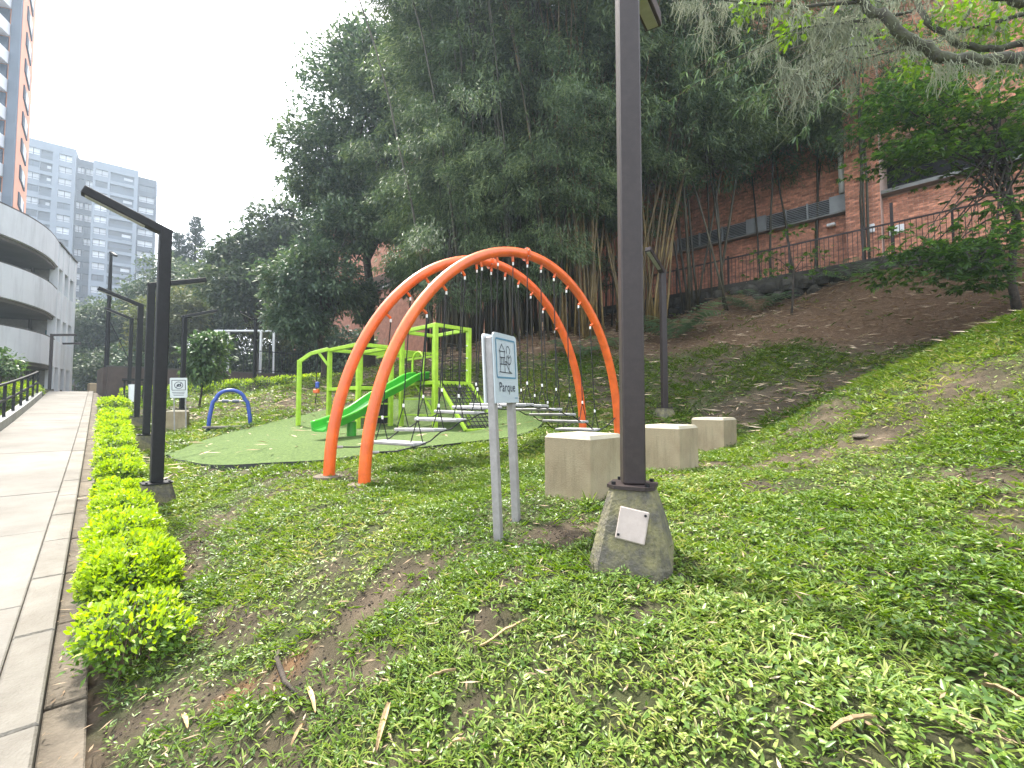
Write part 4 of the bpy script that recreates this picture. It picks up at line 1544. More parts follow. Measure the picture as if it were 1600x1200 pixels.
def wall_strip(line, e0, e1, th, name, mt, par=gar):
    mb = MB(gar.location)
    n = len(line)
    nr = []
    for i in range(n):
        a, b = Vector(line[max(i - 1, 0)] + (0,)), Vector(line[min(i + 1, n - 1)] + (0,))
        d = (b - a).normalized()
        nr.append(Vector((-d.y, d.x, 0)))
    vs = []
    for i, p in enumerate(line):
        a = Vector(p + (0,))
        b = a + nr[i] * th
        for q_ in (a, b):
            vs += [(q_.x, q_.y, e0 + EYE), (q_.x, q_.y, e1 + EYE)]
    fs = []
    for i in range(n - 1):
        k, j = i * 4, i * 4 + 4
        fs += [(k, j, j + 1, k + 1), (k + 2, k + 3, j + 3, j + 2), (k + 1, j + 1, j + 3, k + 3), (k, k + 2, j + 2, j)]
    fs += [(0, 1, 3, 2), ((n - 1) * 4, (n - 1) * 4 + 2, (n - 1) * 4 + 3, (n - 1) * 4 + 1)]
    mb.add(vs, fs)
    return mb.build(name, M[mt], par)


bands = [(7.05, 8.3), (4.45, 5.87), (1.92, 3.28)]
for e0, e1 in bands:
    pr = wall_strip(cvf, e0, e1, 0.25, 'parapet', 'garage')
    wall_strip([(p[0] - 0.0, p[1]) for p in cvf], e1, e1 + 0.06, 0.30, 'coping', 'coping', pr)
# end wall with small windows: piers and spandrels
ea, eb = Vector(cv[-1] + (0,)), Vector(end + (0,))
ed = (eb - ea).normalized()
en = Vector((-ed.y, ed.x, 0))
EL = (eb - ea).length


def ebox(t0, t1, o0, o1, e0, e1, name, mt, par=gar):
    c = ea + ed * ((t0 + t1) / 2) + en * ((o0 + o1) / 2)
    return MB(gar.location).box((c.x, c.y, EYE + (e0 + e1) / 2), (t1 - t0, o1 - o0, e1 - e0), math.atan2(ed.y, ed.x)).build(name, M[mt], par)


wx = [(0.15, 0.95), (1.35, 2.15), (2.55, 3.45)]
piers = [(0.0, 0.15), (0.95, 1.35), (2.15, 2.55), (3.45, EL)]
lev = [(0.0, 0.3), (1.92, 3.28), (4.45, 5.87), (7.05, 8.3)]
for (a, b) in piers:
    ebox(a, b, -0.02, 0.3, 0.0, 8.28, 'pier', 'garage')
for e0, e1 in lev:
    ebox(0.0, EL, 0.0, 0.28, e0, e1, 'spandrel', 'garage')
for (a, b) in wx:
    for lo, hi in ((0.3, 1.92), (3.28, 4.45), (5.87, 7.05)):
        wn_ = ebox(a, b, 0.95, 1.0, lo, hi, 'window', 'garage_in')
        ebox(a + 0.002, b - 0.002, 0.32, 0.38, lo, lo + (hi - lo) * 0.42, 'dado', 'teal', wn_)
ebox(-0.02, EL + 0.05, -0.06, 0.34, 8.3, 8.38, 'coping', 'coping')
# decks and inner walls
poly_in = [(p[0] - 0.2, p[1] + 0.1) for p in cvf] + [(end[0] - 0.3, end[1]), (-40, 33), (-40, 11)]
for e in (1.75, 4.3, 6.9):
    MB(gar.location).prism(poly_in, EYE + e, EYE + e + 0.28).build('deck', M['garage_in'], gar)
for e0, e1 in ((0.0, 1.75), (2.03, 4.3), (4.58, 6.9)):
    q0, q1 = Vector((-23.6, 22.9, 0)), Vector((-31, 20.5, 0))
    iw = MB(gar.location).bar(q0 + Vector((0, 0, EYE + (e0 + e1) / 2)), q1 + Vector((0, 0, EYE + (e0 + e1) / 2)), 0.15, e1 - e0 - 0.02).build('inner_wall', M['cream'], gar)
    MB(gar.location).bar(q0 + Vector((0.01, -0.1, EYE + e0 + 0.45)), q1 + Vector((0.01, -0.1, EYE + e0 + 0.45)), 0.06, 0.85).build('dado', M['teal'], iw)
    MB(gar.location).box((-34, 20, EYE + (e0 + e1) / 2), (0.3, 24, e1 - e0 - 0.02)).build('back_wall', M['garage_in'], gar)
    for cx_, cy_ in ((-24.5, 17.0), (-27.5, 19.0), (-24.0, 13.5)):
        MB(gar.location).box((cx_, cy_, EYE + (e0 + e1) / 2), (0.5, 0.5, e1 - e0 - 0.02)).build('column', M['garage'], gar)

# ------------------------------------------------------------------ orange brick tower
tw0 = at(32, 330, 46)          # far right corner
cA = Vector((tw0.x, 46.5, 0))
tdir = Vector((-0.55, -0.84, 0)).normalized()     # right side runs back from the near corner
near = at(20, 330, 40)
cN = Vector((near.x, 40, 0))
sd_ = (cA - cN)
SL = sd_.length
sd_ = sd_.normalized()                            # along the right side, away
fd = Vector((-0.80, -0.25, 0)).normalized()       # along the front, to the left
sn = Vector((sd_.y, -sd_.x, 0))                   # out of the right side
fn = Vector((-fd.y, fd.x, 0))
if fn.y > 0:
    fn = -fn
if sn.x < 0:
    sn = -sn
ot = thing('brick_tower', 'orange brick apartment tower with stacked white balconies at the left edge', 'building', cN)
TH = 62
cB, cD = cN + fd * 14, cA + fd * 14
MB(ot.location).prism([(cN.x, cN.y), (cA.x, cA.y), (cD.x, cD.y), (cB.x, cB.y)], 0, TH).build('core', M['tower_brick'], ot)


def obox(c, sx, sy, sz, d, name, mt, par=ot):
    return MB(ot.location).box(c, (sx, sy, sz), math.atan2(d.y, d.x)).build(name, M[mt], par)


FLH = 2.64
c = cN + fd * 0.38 + fn * 0.05
obox(c + Vector((0, 0, TH / 2)), 0.7, 0.2, TH - 0.4, fd, 'recess_strip', 'flat_grey')
c = cN + fd * 5.6 + fn * 0.35
obox(c + Vector((0, 0, TH / 2)), 6.0, 0.9, TH, fd, 'brick_pier', 'tower_brick')
for i in range(23):
    z = 1.2 + i * FLH
    c = cN + fd * 1.65 + fn * 0.75
    bl = obox(c + Vector((0, 0, z + 0.5)), 1.7, 1.4, 1.15, fd, 'balcony', 'tower_white')
    obox(cN + fd * 1.65 + fn * 0.02 + Vector((0, 0, z + 1.8)), 1.5, 0.2, 1.3, fd, 'balcony_glass', 'glass', bl)
    cw_ = cN + sd_ * (SL * 0.5) + sn * 0.02
    wn_ = obox(cw_ + Vector((0, 0, z + 1.6)), SL * 0.42, 0.16, 1.3, sd_, 'window', 'flat_dark')
    obox(cw_ + sn * 0.09 + Vector((0, 0, z + 1.6)), SL * 0.2, 0.06, 1.1, sd_, 'pane', 'blind', wn_)

# ------------------------------------------------------------------ grey apartment block
ga, gb = at(42, 300, 98), at(233, 300, 111)
gA, gB = Vector((ga.x, ga.y, 0)), Vector((gb.x, gb.y, 0))
gd = (gB - gA)
GL = gd.length
gd = gd.normalized()
gn = Vector((gd.y, -gd.x, 0))
gb_ = thing('apartment_block', 'tall grey apartment block with rows of balconies and windows', 'building', gA)
GR = math.atan2(gd.y, gd.x)


def gbox(t0, t1, o0, o1, z0, z1, name, mt, par=None):
    c = gA + gd * (t0 + t1) / 2 + gn * (o0 + o1) / 2
    return MB(gb_.location).box((c.x, c.y, (z0 + z1) / 2), (t1 - t0, abs(o1 - o0), z1 - z0), GR).build(name, M[mt], par or gb_)


def gt(px):
    k = (px - 800) / FPX
    # intersect the sight line with the facade line
    den = gd.x - k * gd.y
    return (k * gA.y - gA.x) / den


def gtop(px, py):
    t = gt(px)
    q_ = gA + gd * t
    return EYE + (632 - py) / FPX * q_.y


blocks = [  # px range, top (px,py), out, wall material, columns (px range, balcony?)
    (-20, 103, (75, 219), 0.8, 'flat_grey', [(-12, 14, True), (22, 46, False), (45, 66, True), (76, 97, False)]),
    (103, 131, (117, 238), -1.2, 'flat_dark', [(104, 115, False), (118, 130, False)]),
    (131, 203, (167, 252), 0.8, 'flat_grey', [(135, 155, False), (159, 197, True)]),
    (203, 233, (218, 270), -0.6, 'flat_dark', [(205, 229, False)]),
]
for (p0, p1, tp_, out, wm, cols) in blocks:
    t0, t1 = gt(p0), gt(p1)
    Ht = gtop(*tp_)
    gbox(t0, t1, out - 0.9, -9, -2, Ht - 0.3, 'core', 'flat_dark')
    gbox(t0, t1, out, -9.0, Ht - 1.9, Ht, 'roof_band', wm)
    edges = sorted([t0, t1] + [gt(x_) for c_ in cols for x_ in c_[:2]])
    for a, b in zip(edges[::2], edges[1::2]):
        if b - a > 0.05:
            gbox(a, b, out, out - 0.9, 0, Ht - 1.9, 'pier', wm)
    nfl = 18
    for f in range(nfl):
        z1 = Ht - 1.9 - f * 2.83
        z0 = z1 - 1.55
        for (c0, c1, bal) in cols:
            a, b = gt(c0), gt(c1)
            if z1 < 3:
                continue
            gbox(a + 0.003, b - 0.003, out - 0.05, out - 0.85, z0 - 1.28, z0 - (0.0 if not bal else 0.55), 'spandrel', wm)
            curtain_draw = random.random()  # random draw
            if bal:
                w_ = gbox(a, b, out - 0.84, out - 0.89, z0 - 0.55, z1, 'balcony_window', 'glass')
                gbox(a + 0.05, b - 0.05, out - 0.08, out - 0.12, z0 - 0.5, z0 + 0.25, 'balcony_rail', 'glass', w_)
                if curtain_draw > 0.45:
                    gbox(a + (b - a) * 0.55, b - 0.3, out - 0.80, out - 0.835, z0 - 0.4, z1 - 0.4, 'curtain', 'blind', w_)
            else:
                w_ = gbox(a, b, out - 0.5, out - 0.55, z0, z1, 'window', 'blind' if curtain_draw > 0.42 else 'glass')
                gbox((a + b) / 2 - 0.05, (a + b) / 2 + 0.05, out - 0.44, out - 0.495, z0, z1, 'mullion', 'flat_dark', w_)
                gbox(a, b, out - 0.42, out - 0.435, z0 + 0.42, z0 + 0.52, 'transom', 'flat_dark', w_)

# small pink block far behind
q = at(235, 470, 150)
pb = thing('distant_block', 'distant pink apartment block above the far trees', 'building', Vector((q.x, 150, 0)))
MB().box((0, 0, 22), (6.5, 8, 44)).build('wall', M['tower_brick'], pb)
for f in range(6):
    for xx in (-2, 0, 2):
        MB().box((xx, -4.02, 41 - f * 2.9), (1.1, 0.1, 1.3)).build('window', M['glass'], pb)

# ------------------------------------------------------------------ vegetation helpers
def rdir(r, n):
    d = r.normal(size=(n, 3))
    return unit(d)


def crown_arrays(center, radii, ncl, per, L, W, seed, droop=0.25, clump=0.2, shell=2.4, fine=False, flat=1.0, cut=None, jitter=0.35):
    r = np.random.default_rng(seed)
    c = np.asarray(center, float)
    R = np.asarray(radii, float)
    d = rdir(r, ncl)
    rad = r.random(ncl) ** (1 / shell)
    lump = 0.82 + 0.36 * vnoise(d[:, 0] * 2.2 + 10, d[:, 2] * 2.2 + d[:, 1] * 1.7 + 20, seed)
    C = c + d * rad[:, None] * R * lump[:, None]
    if cut is not None:
        C = C[cut(C)]
    ncl = len(C)
    k = np.repeat(np.arange(ncl), per)
    sz = (clump * (0.6 + 0.8 * r.random(ncl)))[k][:, None] * R.mean()
    o = np.clip(r.normal(size=(len(k), 3)), -1.7, 1.7) * sz * np.array([1, 1, 0.62 * flat])
    Pn = C[k] + o
    out = unit(C[k] - c + o * 1.5 + r.normal(size=o.shape) * jitter * R.mean() * 0.5)
    D = unit(out * 0.7 + r.normal(size=o.shape) * 0.55 - np.array([0, 0, droop]))
    Nn = unit(np.array([0, 0, 1.0]) + r.normal(size=o.shape) * 0.45 + out * 0.35)
    s_ = 0.7 + 0.6 * r.random(len(k))
    return leaf_arrays(Pn, D, Nn, L * s_, W * s_, fine, 0.12), C


def trunk_mesh(base, top, r0, r1, limbs, seed, wob=0.06, seg=9):
    """trunk plus limbs that reach the given points, in one continuous mesh builder"""
    rr = random.Random(seed)
    mb = MB(base)
    base, top = Vector(base), Vector(top)
    H = (top - base).length
    pts, rs = [], []
    for i in range(9):
        t = i / 8
        p = base.lerp(top, t) + Vector((rr.uniform(-1, 1), rr.uniform(-1, 1), 0)) * wob * H * (0.3 if i in (0, 8) else 1) * 0.35
        if i == 0:
            p = base - Vector((0, 0, 0.3))
        pts.append(p)
        rs.append(r0 * (1.25 if i == 0 else 1) * (1 - t) + r1 * t)
    mb.tube(pts, rs, seg)
    for q in limbs:
        q = Vector(q)
        t = min(0.95, max(0.25, rr.uniform(0.35, 0.9)))
        j = min(7, int(t * 8))
        s_ = pts[j].lerp(pts[j + 1], t * 8 - j)
        rad = max(0.012, (r0 * (1 - t) + r1 * t) * 0.55)
        m1 = s_.lerp(q, 0.35) + Vector((rr.uniform(-1, 1), rr.uniform(-1, 1), rr.uniform(0.2, 1))) * (q - s_).length * 0.08
        m2 = s_.lerp(q, 0.7) + Vector((rr.uniform(-1, 1), rr.uniform(-1, 1), rr.uniform(0, 1))) * (q - s_).length * 0.07
        mb.tube([s_, m1, m2, q], [rad, rad * 0.7, rad * 0.45, rad * 0.2], 6)
    return mb


def tree(name, label, base, top, r0, crowns, lm, seed, nlimb=14, cat='tree', group=None, bark='trunk'):
    """crowns: list of dicts for crown_arrays"""
    t = thing(name, label, cat, base, 0, group)
    parts, cs = [], []
    for i, c in enumerate(crowns):
        (V, T), C = crown_arrays(seed=seed * 10 + i, **c)
        parts.append((V, T))
        cs.append(C)
    V, T = merge(parts)
    C = np.concatenate(cs)
    rr = np.random.default_rng(seed)
    limbs = C[rr.choice(len(C), min(nlimb, len(C)), replace=False)]
    trunk_mesh(base, top, r0, r0 * 0.3, limbs, seed).build('trunk', M[bark], t, smooth=True)
    link('crown', np_mesh('crown', V - np.array(base), T, M[lm]), t)['kind'] = 'stuff'
    return t


def V3(v):
    return (v.x, v.y, v.z)


# ------------------------------------------------------------------ big trees
b = at(578, 560, 20)
b.z = g1(b.x, b.y)
tree('evergreen_tree', 'huge dense dark evergreen tree left of the bamboo, its top against the sky', b, at(585, 120, 20.5), 0.24,
     [dict(center=V3(at(605, 185, 21)), radii=(4.0, 3.2, 4.2), ncl=420, per=80, L=0.22, W=0.095, clump=0.10),
      dict(center=V3(at(735, 0, 21)), radii=(3.3, 3.0, 3.6), ncl=260, per=80, L=0.22, W=0.095, clump=0.10),
      dict(center=V3(at(500, 265, 20)), radii=(1.75, 2.0, 2.2), ncl=170, per=70, L=0.20, W=0.085, clump=0.12),
      dict(center=V3(at(575, 315, 20.5)), radii=(2.6, 1.8, 1.3), ncl=170, per=75, L=0.20, W=0.085, clump=0.13),
      dict(center=V3(at(655, 330, 20)), radii=(2.2, 1.6, 1.7), ncl=150, per=75, L=0.20, W=0.085, clump=0.13),
      dict(center=V3(at(640, 430, 19.5)), radii=(1.3, 1.0, 0.8), ncl=45, per=70, L=0.19, W=0.08, clump=0.16),
      dict(center=V3(at(572, 105, 21)), radii=(1.9, 2.2, 1.6), ncl=150, per=70, L=0.20, W=0.085, clump=0.12)], 'tree_leaf', 3, 22)
b = at(505, 560, 17.5)
b.z = g1(b.x, b.y)
tree('evergreen_tree', 'dark low-crowned evergreen tree in front of the huge one, above the swing arm', b, at(500, 430, 17.5), 0.13,
     [dict(center=V3(at(490, 440, 17.3)), radii=(1.7, 1.6, 1.5), ncl=150, per=80, L=0.19, W=0.08, clump=0.17),
      dict(center=V3(at(470, 500, 17.0)), radii=(1.1, 1.2, 0.8), ncl=70, per=70, L=0.17, W=0.07, clump=0.2),
      dict(center=V3(at(560, 470, 18.5)), radii=(1.2, 1.0, 0.9), ncl=50, per=70, L=0.18, W=0.075, clump=0.2),
      dict(center=V3(at(545, 360, 18)), radii=(1.5, 1.5, 1.0), ncl=80, per=70, L=0.19, W=0.08, clump=0.2)], 'tree_leaf', 5, 16)
for (px, py, Y, lab, cw_, seed) in (
        (405, 560, 30, 'spreading grey-green tree with layered branches left of the dark evergreen', [(405, 400, 30, 2.6, 1.2, 90), (370, 420, 30, 1.9, 0.7, 50), (385, 455, 29, 3.0, 1.4, 110), (450, 360, 30, 2.4, 1.6, 80)], 11),
        (260, 570, 40, 'dark tree mass under the conifers behind the court', [(265, 450, 40, 3.2, 2.6, 110), (310, 480, 40, 3.6, 2.4, 110), (230, 480, 41, 2.6, 2.0, 70)], 12),
        (150, 575, 42, 'round-headed green tree beside the end of the car park', [(155, 510, 42, 3.4, 2.6, 120), (200, 520, 43, 3.0, 2.6, 100), (118, 530, 42, 2.0, 2.6, 70)], 13),
        (345, 575, 36, 'mid-green tree standing behind the white goal frame', [(350, 500, 36, 3.2, 2.4, 130), (320, 450, 37, 2.4, 2.0, 70)], 14)):
    b = at(px, py, Y)
    b.z = g1(b.x, b.y)
    tree('broadleaf_tree', lab, b, at(px, py - 90, Y), 0.2, [dict(center=V3(at(a, c, d)), radii=(e, e * 0.9, f), ncl=int(n * 1.1), per=60, L=0.34, W=0.15, clump=0.2, flat=0.8) for a, c, d, e, f, n in cw_], 'far_leaf', seed, 14)
for (px, py, Y, lab, rr_, seed) in ((440, 575, 30, 'pale olive bushy tree behind the bar fence', 1.9, 21), (245, 580, 30, 'olive-brown bush behind the second lamp post', 1.8, 22), (290, 560, 31, 'yellowish green shrub behind the small round tree', 1.5, 23)):
    b = at(px, py, Y)
    b.z = g1(b.x, b.y)
    tree('bushy_tree', lab, b, at(px, py - 60, Y), 0.1, [dict(center=V3(at(px, py - 70, Y)), radii=(rr_, rr_ * 0.9, rr_ * 1.15), ncl=120, per=60, L=0.26, W=0.11, clump=0.18)], 'olive_leaf', seed, 12)
for i, (px, py, Y, rr_, lab) in enumerate(((225, 590, 33, 2.0, 'dark undergrowth bush left behind the court fence'), (275, 588, 34, 2.2, 'dark undergrowth bush behind the white goal post'), (335, 588, 35, 2.4, 'green undergrowth bush in the middle of the court backdrop'),
                                       (390, 588, 34, 2.2, 'green undergrowth bush right of the distant hedge lamp'), (440, 585, 32, 2.0, 'dark undergrowth bush under the pale olive tree'), (500, 580, 30, 2.2, 'dark undergrowth bush behind the swing arm'), (545, 575, 29, 2.0, 'dark undergrowth bush below the evergreen trunks'), (170, 590, 36, 2.2, 'dark undergrowth bush behind the tall mast'))):
    b = at(px, py, Y)
    b.z = g1(b.x, b.y) - 0.2
    tree('undergrowth_bush', lab, b, b + Vector((0, 0, 1.5)), 0.06, [dict(center=(b.x, b.y, b.z + rr_ * 0.75), radii=(rr_ * 1.15, rr_ * 0.8, rr_), ncl=110, per=55, L=0.30, W=0.13, clump=0.16)], 'far_leaf' if i % 2 else 'tree_leaf', 90 + i, 8, 'bush', 'undergrowth behind the court')
# low far wood line closing the view beyond the path
b = at(120, 590, 60)
b.z = g1(b.x, b.y)
tree('broadleaf_tree', 'shadowy tree at the very end of the path', b, at(120, 540, 55), 0.2, [dict(center=V3(at(120, 545, 52)), radii=(4.5, 2.5, 3.2), ncl=160, per=60, L=0.4, W=0.18, clump=0.18), dict(center=V3(at(200, 560, 52)), radii=(5, 2.5, 2.6), ncl=150, per=60, L=0.4, W=0.18, clump=0.18)], 'far_leaf', 31, 8)

# conifers
def conifer(px, py_top, Y, H, rad, label, seed):
    r = np.random.default_rng(seed)
    tp_ = at(px, py_top, Y)
    base = Vector((tp_.x, Y, tp_.z - H))
    t = thing('conifer', label, 'tree', base, 0, 'conifers')
    MB().tube([(0, 0, 0), (0, 0, H * 0.6), (0, 0, H)], [0.25, 0.15, 0.02], 7).build('trunk', M['trunk'], t, smooth=True)
    Ps, Ds = [], []
    nw = 34
    for w_ in range(nw):
        h = H * (0.25 + 0.74 * w_ / nw)
        rr = rad * (1.0 - (w_ / nw)) ** 0.75 + 0.15
        for k in range(9):
            a = r.random() * 6.28
            d = np.array([math.cos(a), math.sin(a), 0.12])
            n = max(16, int(60 * rr / rad))
            s_ = r.random(n) ** 0.7 * rr * (0.75 + 0.5 * r.random())
            p = np.array([0, 0, h]) + d * s_[:, None] + r.normal(size=(n, 3)) * 0.09
            Ps.append(p)
            Ds.append(unit(np.tile(d, (n, 1)) + r.normal(size=(n, 3)) * 0.6 + np.array([0, 0, 0.25])))
    Pn, Dn = np.concatenate(Ps), np.concatenate(Ds)
    V, T = leaf_arrays(Pn, Dn, np.tile([[0, 0, 1.0]], (len(Pn), 1)) + r.normal(size=Pn.shape) * 0.4, 0.34, 0.11)
    link('crown', np_mesh('crown', V, T, M['needle']), t)['kind'] = 'stuff'


conifer(307, 336, 48, 16, 2.0, 'taller narrow conifer against the white sky', 1)
conifer(281, 362, 47, 14, 1.9, 'shorter narrow conifer just left of the taller one', 2)

# small round tree
b = ground_at(311, 637)
st = at(322, 560, b.y)
kk = b.y / 14.0
tree('young_tree', 'small round glossy-leaved tree with a thin trunk in front of the brown wall', b, V3(st), 0.035 * kk,
     [dict(center=V3(at(322, 562, b.y)), radii=(0.62 * kk, 0.6 * kk, 0.80 * kk), ncl=90, per=26, L=0.15 * kk, W=0.065 * kk, clump=0.2, fine=True),
      dict(center=V3(at(336, 535, b.y)), radii=(0.40 * kk, 0.4 * kk, 0.3 * kk), ncl=30, per=22, L=0.15 * kk, W=0.065 * kk, clump=0.3, fine=True)], 'glossy_leaf', 41, 12)

# ------------------------------------------------------------------ bamboo
def culm_mesh(seed, H, lean):
    r = random.Random(seed)
    pts, rs = [], []
    for i in range(12):
        t = i / 11
        pts.append((lean * (0.25 * t + 0.75 * t ** 2.6) + r.uniform(-0.03, 0.03), r.uniform(-0.03, 0.03), H * t * (1 - 0.08 * t ** 3)))
        rs.append(0.045 * (1 - 0.75 * t))
    return MB().tube(pts, rs, 6)


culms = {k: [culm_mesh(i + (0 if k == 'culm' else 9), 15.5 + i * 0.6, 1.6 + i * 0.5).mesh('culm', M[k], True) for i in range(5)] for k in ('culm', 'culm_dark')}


def bamboo_leaves(seed, nspray=190, H=16.5, low=0.24, side=1.0, per=330):
    """drooping leafy plumes set round the upper canes"""
    r = np.random.default_rng(seed)
    Ps, Ds, Ns = [], [], []
    for k in range(nspray):
        h = low + (1.02 - low) * r.random() ** 0.8
        a = r.random() * 2 * math.pi
        lean = (0.25 * h + 0.75 * h ** 2.6) * (0.6 + 2.6 * r.random())
        ramp_ = min(1, max(0.12, (h - low) / 0.22))
        od = np.array([math.cos(a), math.sin(a), 0])
        p0 = od * (0.4 + lean) + np.array([0, 0, H * h])
        Lp = (0.9 + 1.3 * r.random()) * side * ramp_ + 0.35
        n = int(per * (0.45 + 0.55 * ramp_) * (0.6 + 0.8 * r.random()))
        u = r.random(n) ** 0.8
        tw = r.normal() * 0.5
        dv = np.array([math.cos(a + tw), math.sin(a + tw), 0.25])
        c = p0 + dv * (Lp * u)[:, None] + np.array([0, 0, -1.0]) * (Lp * 0.75 * u ** 2)[:, None]
        wd = (0.10 + 0.26 * np.sin(np.pi * np.clip(u * 0.9 + 0.1, 0, 1)))[:, None]
        c = c + np.clip(r.normal(size=(n, 3)), -1.8, 1.8) * wd * np.array([1, 1, 0.6])
        Ps.append(c)
        Ds.append(unit(dv * 0.55 + r.normal(size=(n, 3)) * 0.42 - np.array([0, 0, 0.6])))
        Ns.append(unit(od * 0.5 + r.normal(size=(n, 3)) * 0.4 + np.array([0, 0, 0.7])))
    P_, D_, N_ = np.concatenate(Ps), np.concatenate(Ds), np.concatenate(Ns)
    s_ = 0.7 + 0.6 * r.random(len(P_))
    return leaf_arrays(P_, D_, N_, 0.22 * s_, 0.036 * s_, False, 0.15)


bam_me = []
for sd in (1, 2):
    V, T = bamboo_leaves(sd)
    bam_me.append(np_mesh('foliage', V, T, M['bamboo_leaf']))
V, T = bamboo_leaves(3, nspray=60, H=9, low=0.2, side=0.8, per=300)
high_me = np_mesh('foliage', *bamboo_leaves(5, nspray=95, H=13, low=0.40, side=0.9, per=300), M['bamboo_leaf'])
low_me = np_mesh('foliage', V, T, M['bamboo_leaf'])


def bamboo(px, py, Y, label, kind, ncul, spread, me, rz, sc=1.0, tilt=(0, 0), hmul=1.0, culm_y=0):
    b = at(px, py, Y)
    base = Vector((b.x, Y, g1(b.x, Y) - 0.05))
    t = thing('bamboo_clump', label, 'bamboo', base, 0, 'bamboo clumps on the slope')
    r = random.Random(int(px * 7 + Y))
    for i in range(ncul):
        o = link('culm', r.choice(culms[kind]), t)
        a = r.uniform(0, 2 * math.pi)
        q = spread * math.sqrt(r.random())
        o.location = (q * math.cos(a), q * math.sin(a) * 0.6, -0.1)
        o.rotation_euler = (tilt[0] + r.gauss(0, 0.03), tilt[1] + r.gauss(0, 0.05), r.uniform(0, 6.28))
        s_ = r.uniform(0.8, 1.15)
        o.scale = (s_, s_, s_ * hmul)
    f = link('foliage', me, t)
    f['kind'] = 'stuff'
    f.rotation_euler = (tilt[0], tilt[1], rz)
    f.scale = (sc, sc, sc * hmul)
    return t


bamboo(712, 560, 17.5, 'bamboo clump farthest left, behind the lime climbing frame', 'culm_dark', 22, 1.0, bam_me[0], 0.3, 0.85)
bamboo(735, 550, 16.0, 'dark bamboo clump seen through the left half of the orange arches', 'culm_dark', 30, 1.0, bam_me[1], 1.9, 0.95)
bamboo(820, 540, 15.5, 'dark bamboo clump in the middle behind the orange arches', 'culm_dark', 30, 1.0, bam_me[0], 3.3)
bamboo(905, 525, 14.6, 'bamboo clump with yellow-brown canes left of the nearest lamp post', 'culm', 30, 0.85, bam_me[1], 4.4, 0.95)
bamboo(1000, 505, 15.2, 'bamboo clump with golden canes just right of the nearest lamp post', 'culm', 24, 0.9, bam_me[0], 5.2, 0.95, tilt=(0, 0.05))
bamboo(1090, 470, 15.8, 'bamboo clump overhanging the fence and the louvre band', 'culm_dark', 9, 0.7, high_me, 0.9, 1.0, tilt=(0, 0.08))
bamboo(1255, 380, 16.2, 'bamboo behind the fence, hiding the upper brick wall', 'culm_dark', 3, 0.9, high_me, 2.6, 0.85, tilt=(0, 0.02))
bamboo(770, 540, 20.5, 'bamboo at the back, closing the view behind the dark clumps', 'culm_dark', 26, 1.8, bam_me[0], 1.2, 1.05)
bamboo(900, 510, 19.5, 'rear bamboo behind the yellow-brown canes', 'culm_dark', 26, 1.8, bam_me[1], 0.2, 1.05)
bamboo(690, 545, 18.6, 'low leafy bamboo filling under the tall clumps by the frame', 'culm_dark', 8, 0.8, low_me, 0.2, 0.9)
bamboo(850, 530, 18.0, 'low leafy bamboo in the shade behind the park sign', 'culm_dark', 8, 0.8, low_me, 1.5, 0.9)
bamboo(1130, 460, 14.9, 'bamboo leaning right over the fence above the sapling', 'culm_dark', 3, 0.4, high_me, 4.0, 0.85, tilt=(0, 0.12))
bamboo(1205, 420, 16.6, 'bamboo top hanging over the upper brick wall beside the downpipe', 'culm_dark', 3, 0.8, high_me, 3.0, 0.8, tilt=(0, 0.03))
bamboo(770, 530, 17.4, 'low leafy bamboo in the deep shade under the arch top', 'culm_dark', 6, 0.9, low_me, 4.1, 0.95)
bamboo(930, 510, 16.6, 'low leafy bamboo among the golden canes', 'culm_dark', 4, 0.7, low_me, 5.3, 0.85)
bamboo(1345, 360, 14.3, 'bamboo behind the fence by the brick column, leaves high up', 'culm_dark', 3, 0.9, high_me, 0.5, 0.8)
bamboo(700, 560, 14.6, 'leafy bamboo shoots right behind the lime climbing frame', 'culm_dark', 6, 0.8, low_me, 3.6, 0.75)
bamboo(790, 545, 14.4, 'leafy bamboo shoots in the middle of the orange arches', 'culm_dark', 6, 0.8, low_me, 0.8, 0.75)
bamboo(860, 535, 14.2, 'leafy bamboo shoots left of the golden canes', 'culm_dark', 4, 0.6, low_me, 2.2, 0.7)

# ------------------------------------------------------------------ right-hand tree with lobed leaves
def palmate(P_, D, Nn, L, W):
    """five-lobed leaves"""
    D = unit(D)
    S = unit(np.cross(D, Nn))
    ps_ = []
    for ang, f in ((-1.15, 0.62), (-0.55, 0.88), (0, 1.0), (0.55, 0.88), (1.15, 0.62)):
        ps_.append(leaf_arrays(P_, D * math.cos(ang) + S * math.sin(ang), Nn, L * f, W, False, 0.1, 0.08))
    return merge(ps_)


def layered(center, radii, ncl, per, L, seed, W=0.34):
    r = np.random.default_rng(seed)
    d = rdir(r, ncl)
    C = np.array(center) + d * (r.random(ncl) ** (1 / 2.2))[:, None] * np.array(radii)
    k = np.repeat(np.arange(ncl), per)
    o = r.normal(size=(len(k), 3)) * np.array([0.24, 0.24, 0.05])
    Dn = unit(o * np.array([1, 1, 0.2]) * 2 + r.normal(size=o.shape) * 0.3 - np.array([0, 0, 0.15]))
    Nn = unit(np.array([0, 0, 1.0]) + r.normal(size=o.shape) * 0.3)
    s_ = L * (0.7 + 0.6 * r.random(len(k)))
    return palmate(C[k] + o, Dn, Nn, s_, s_ * W), C


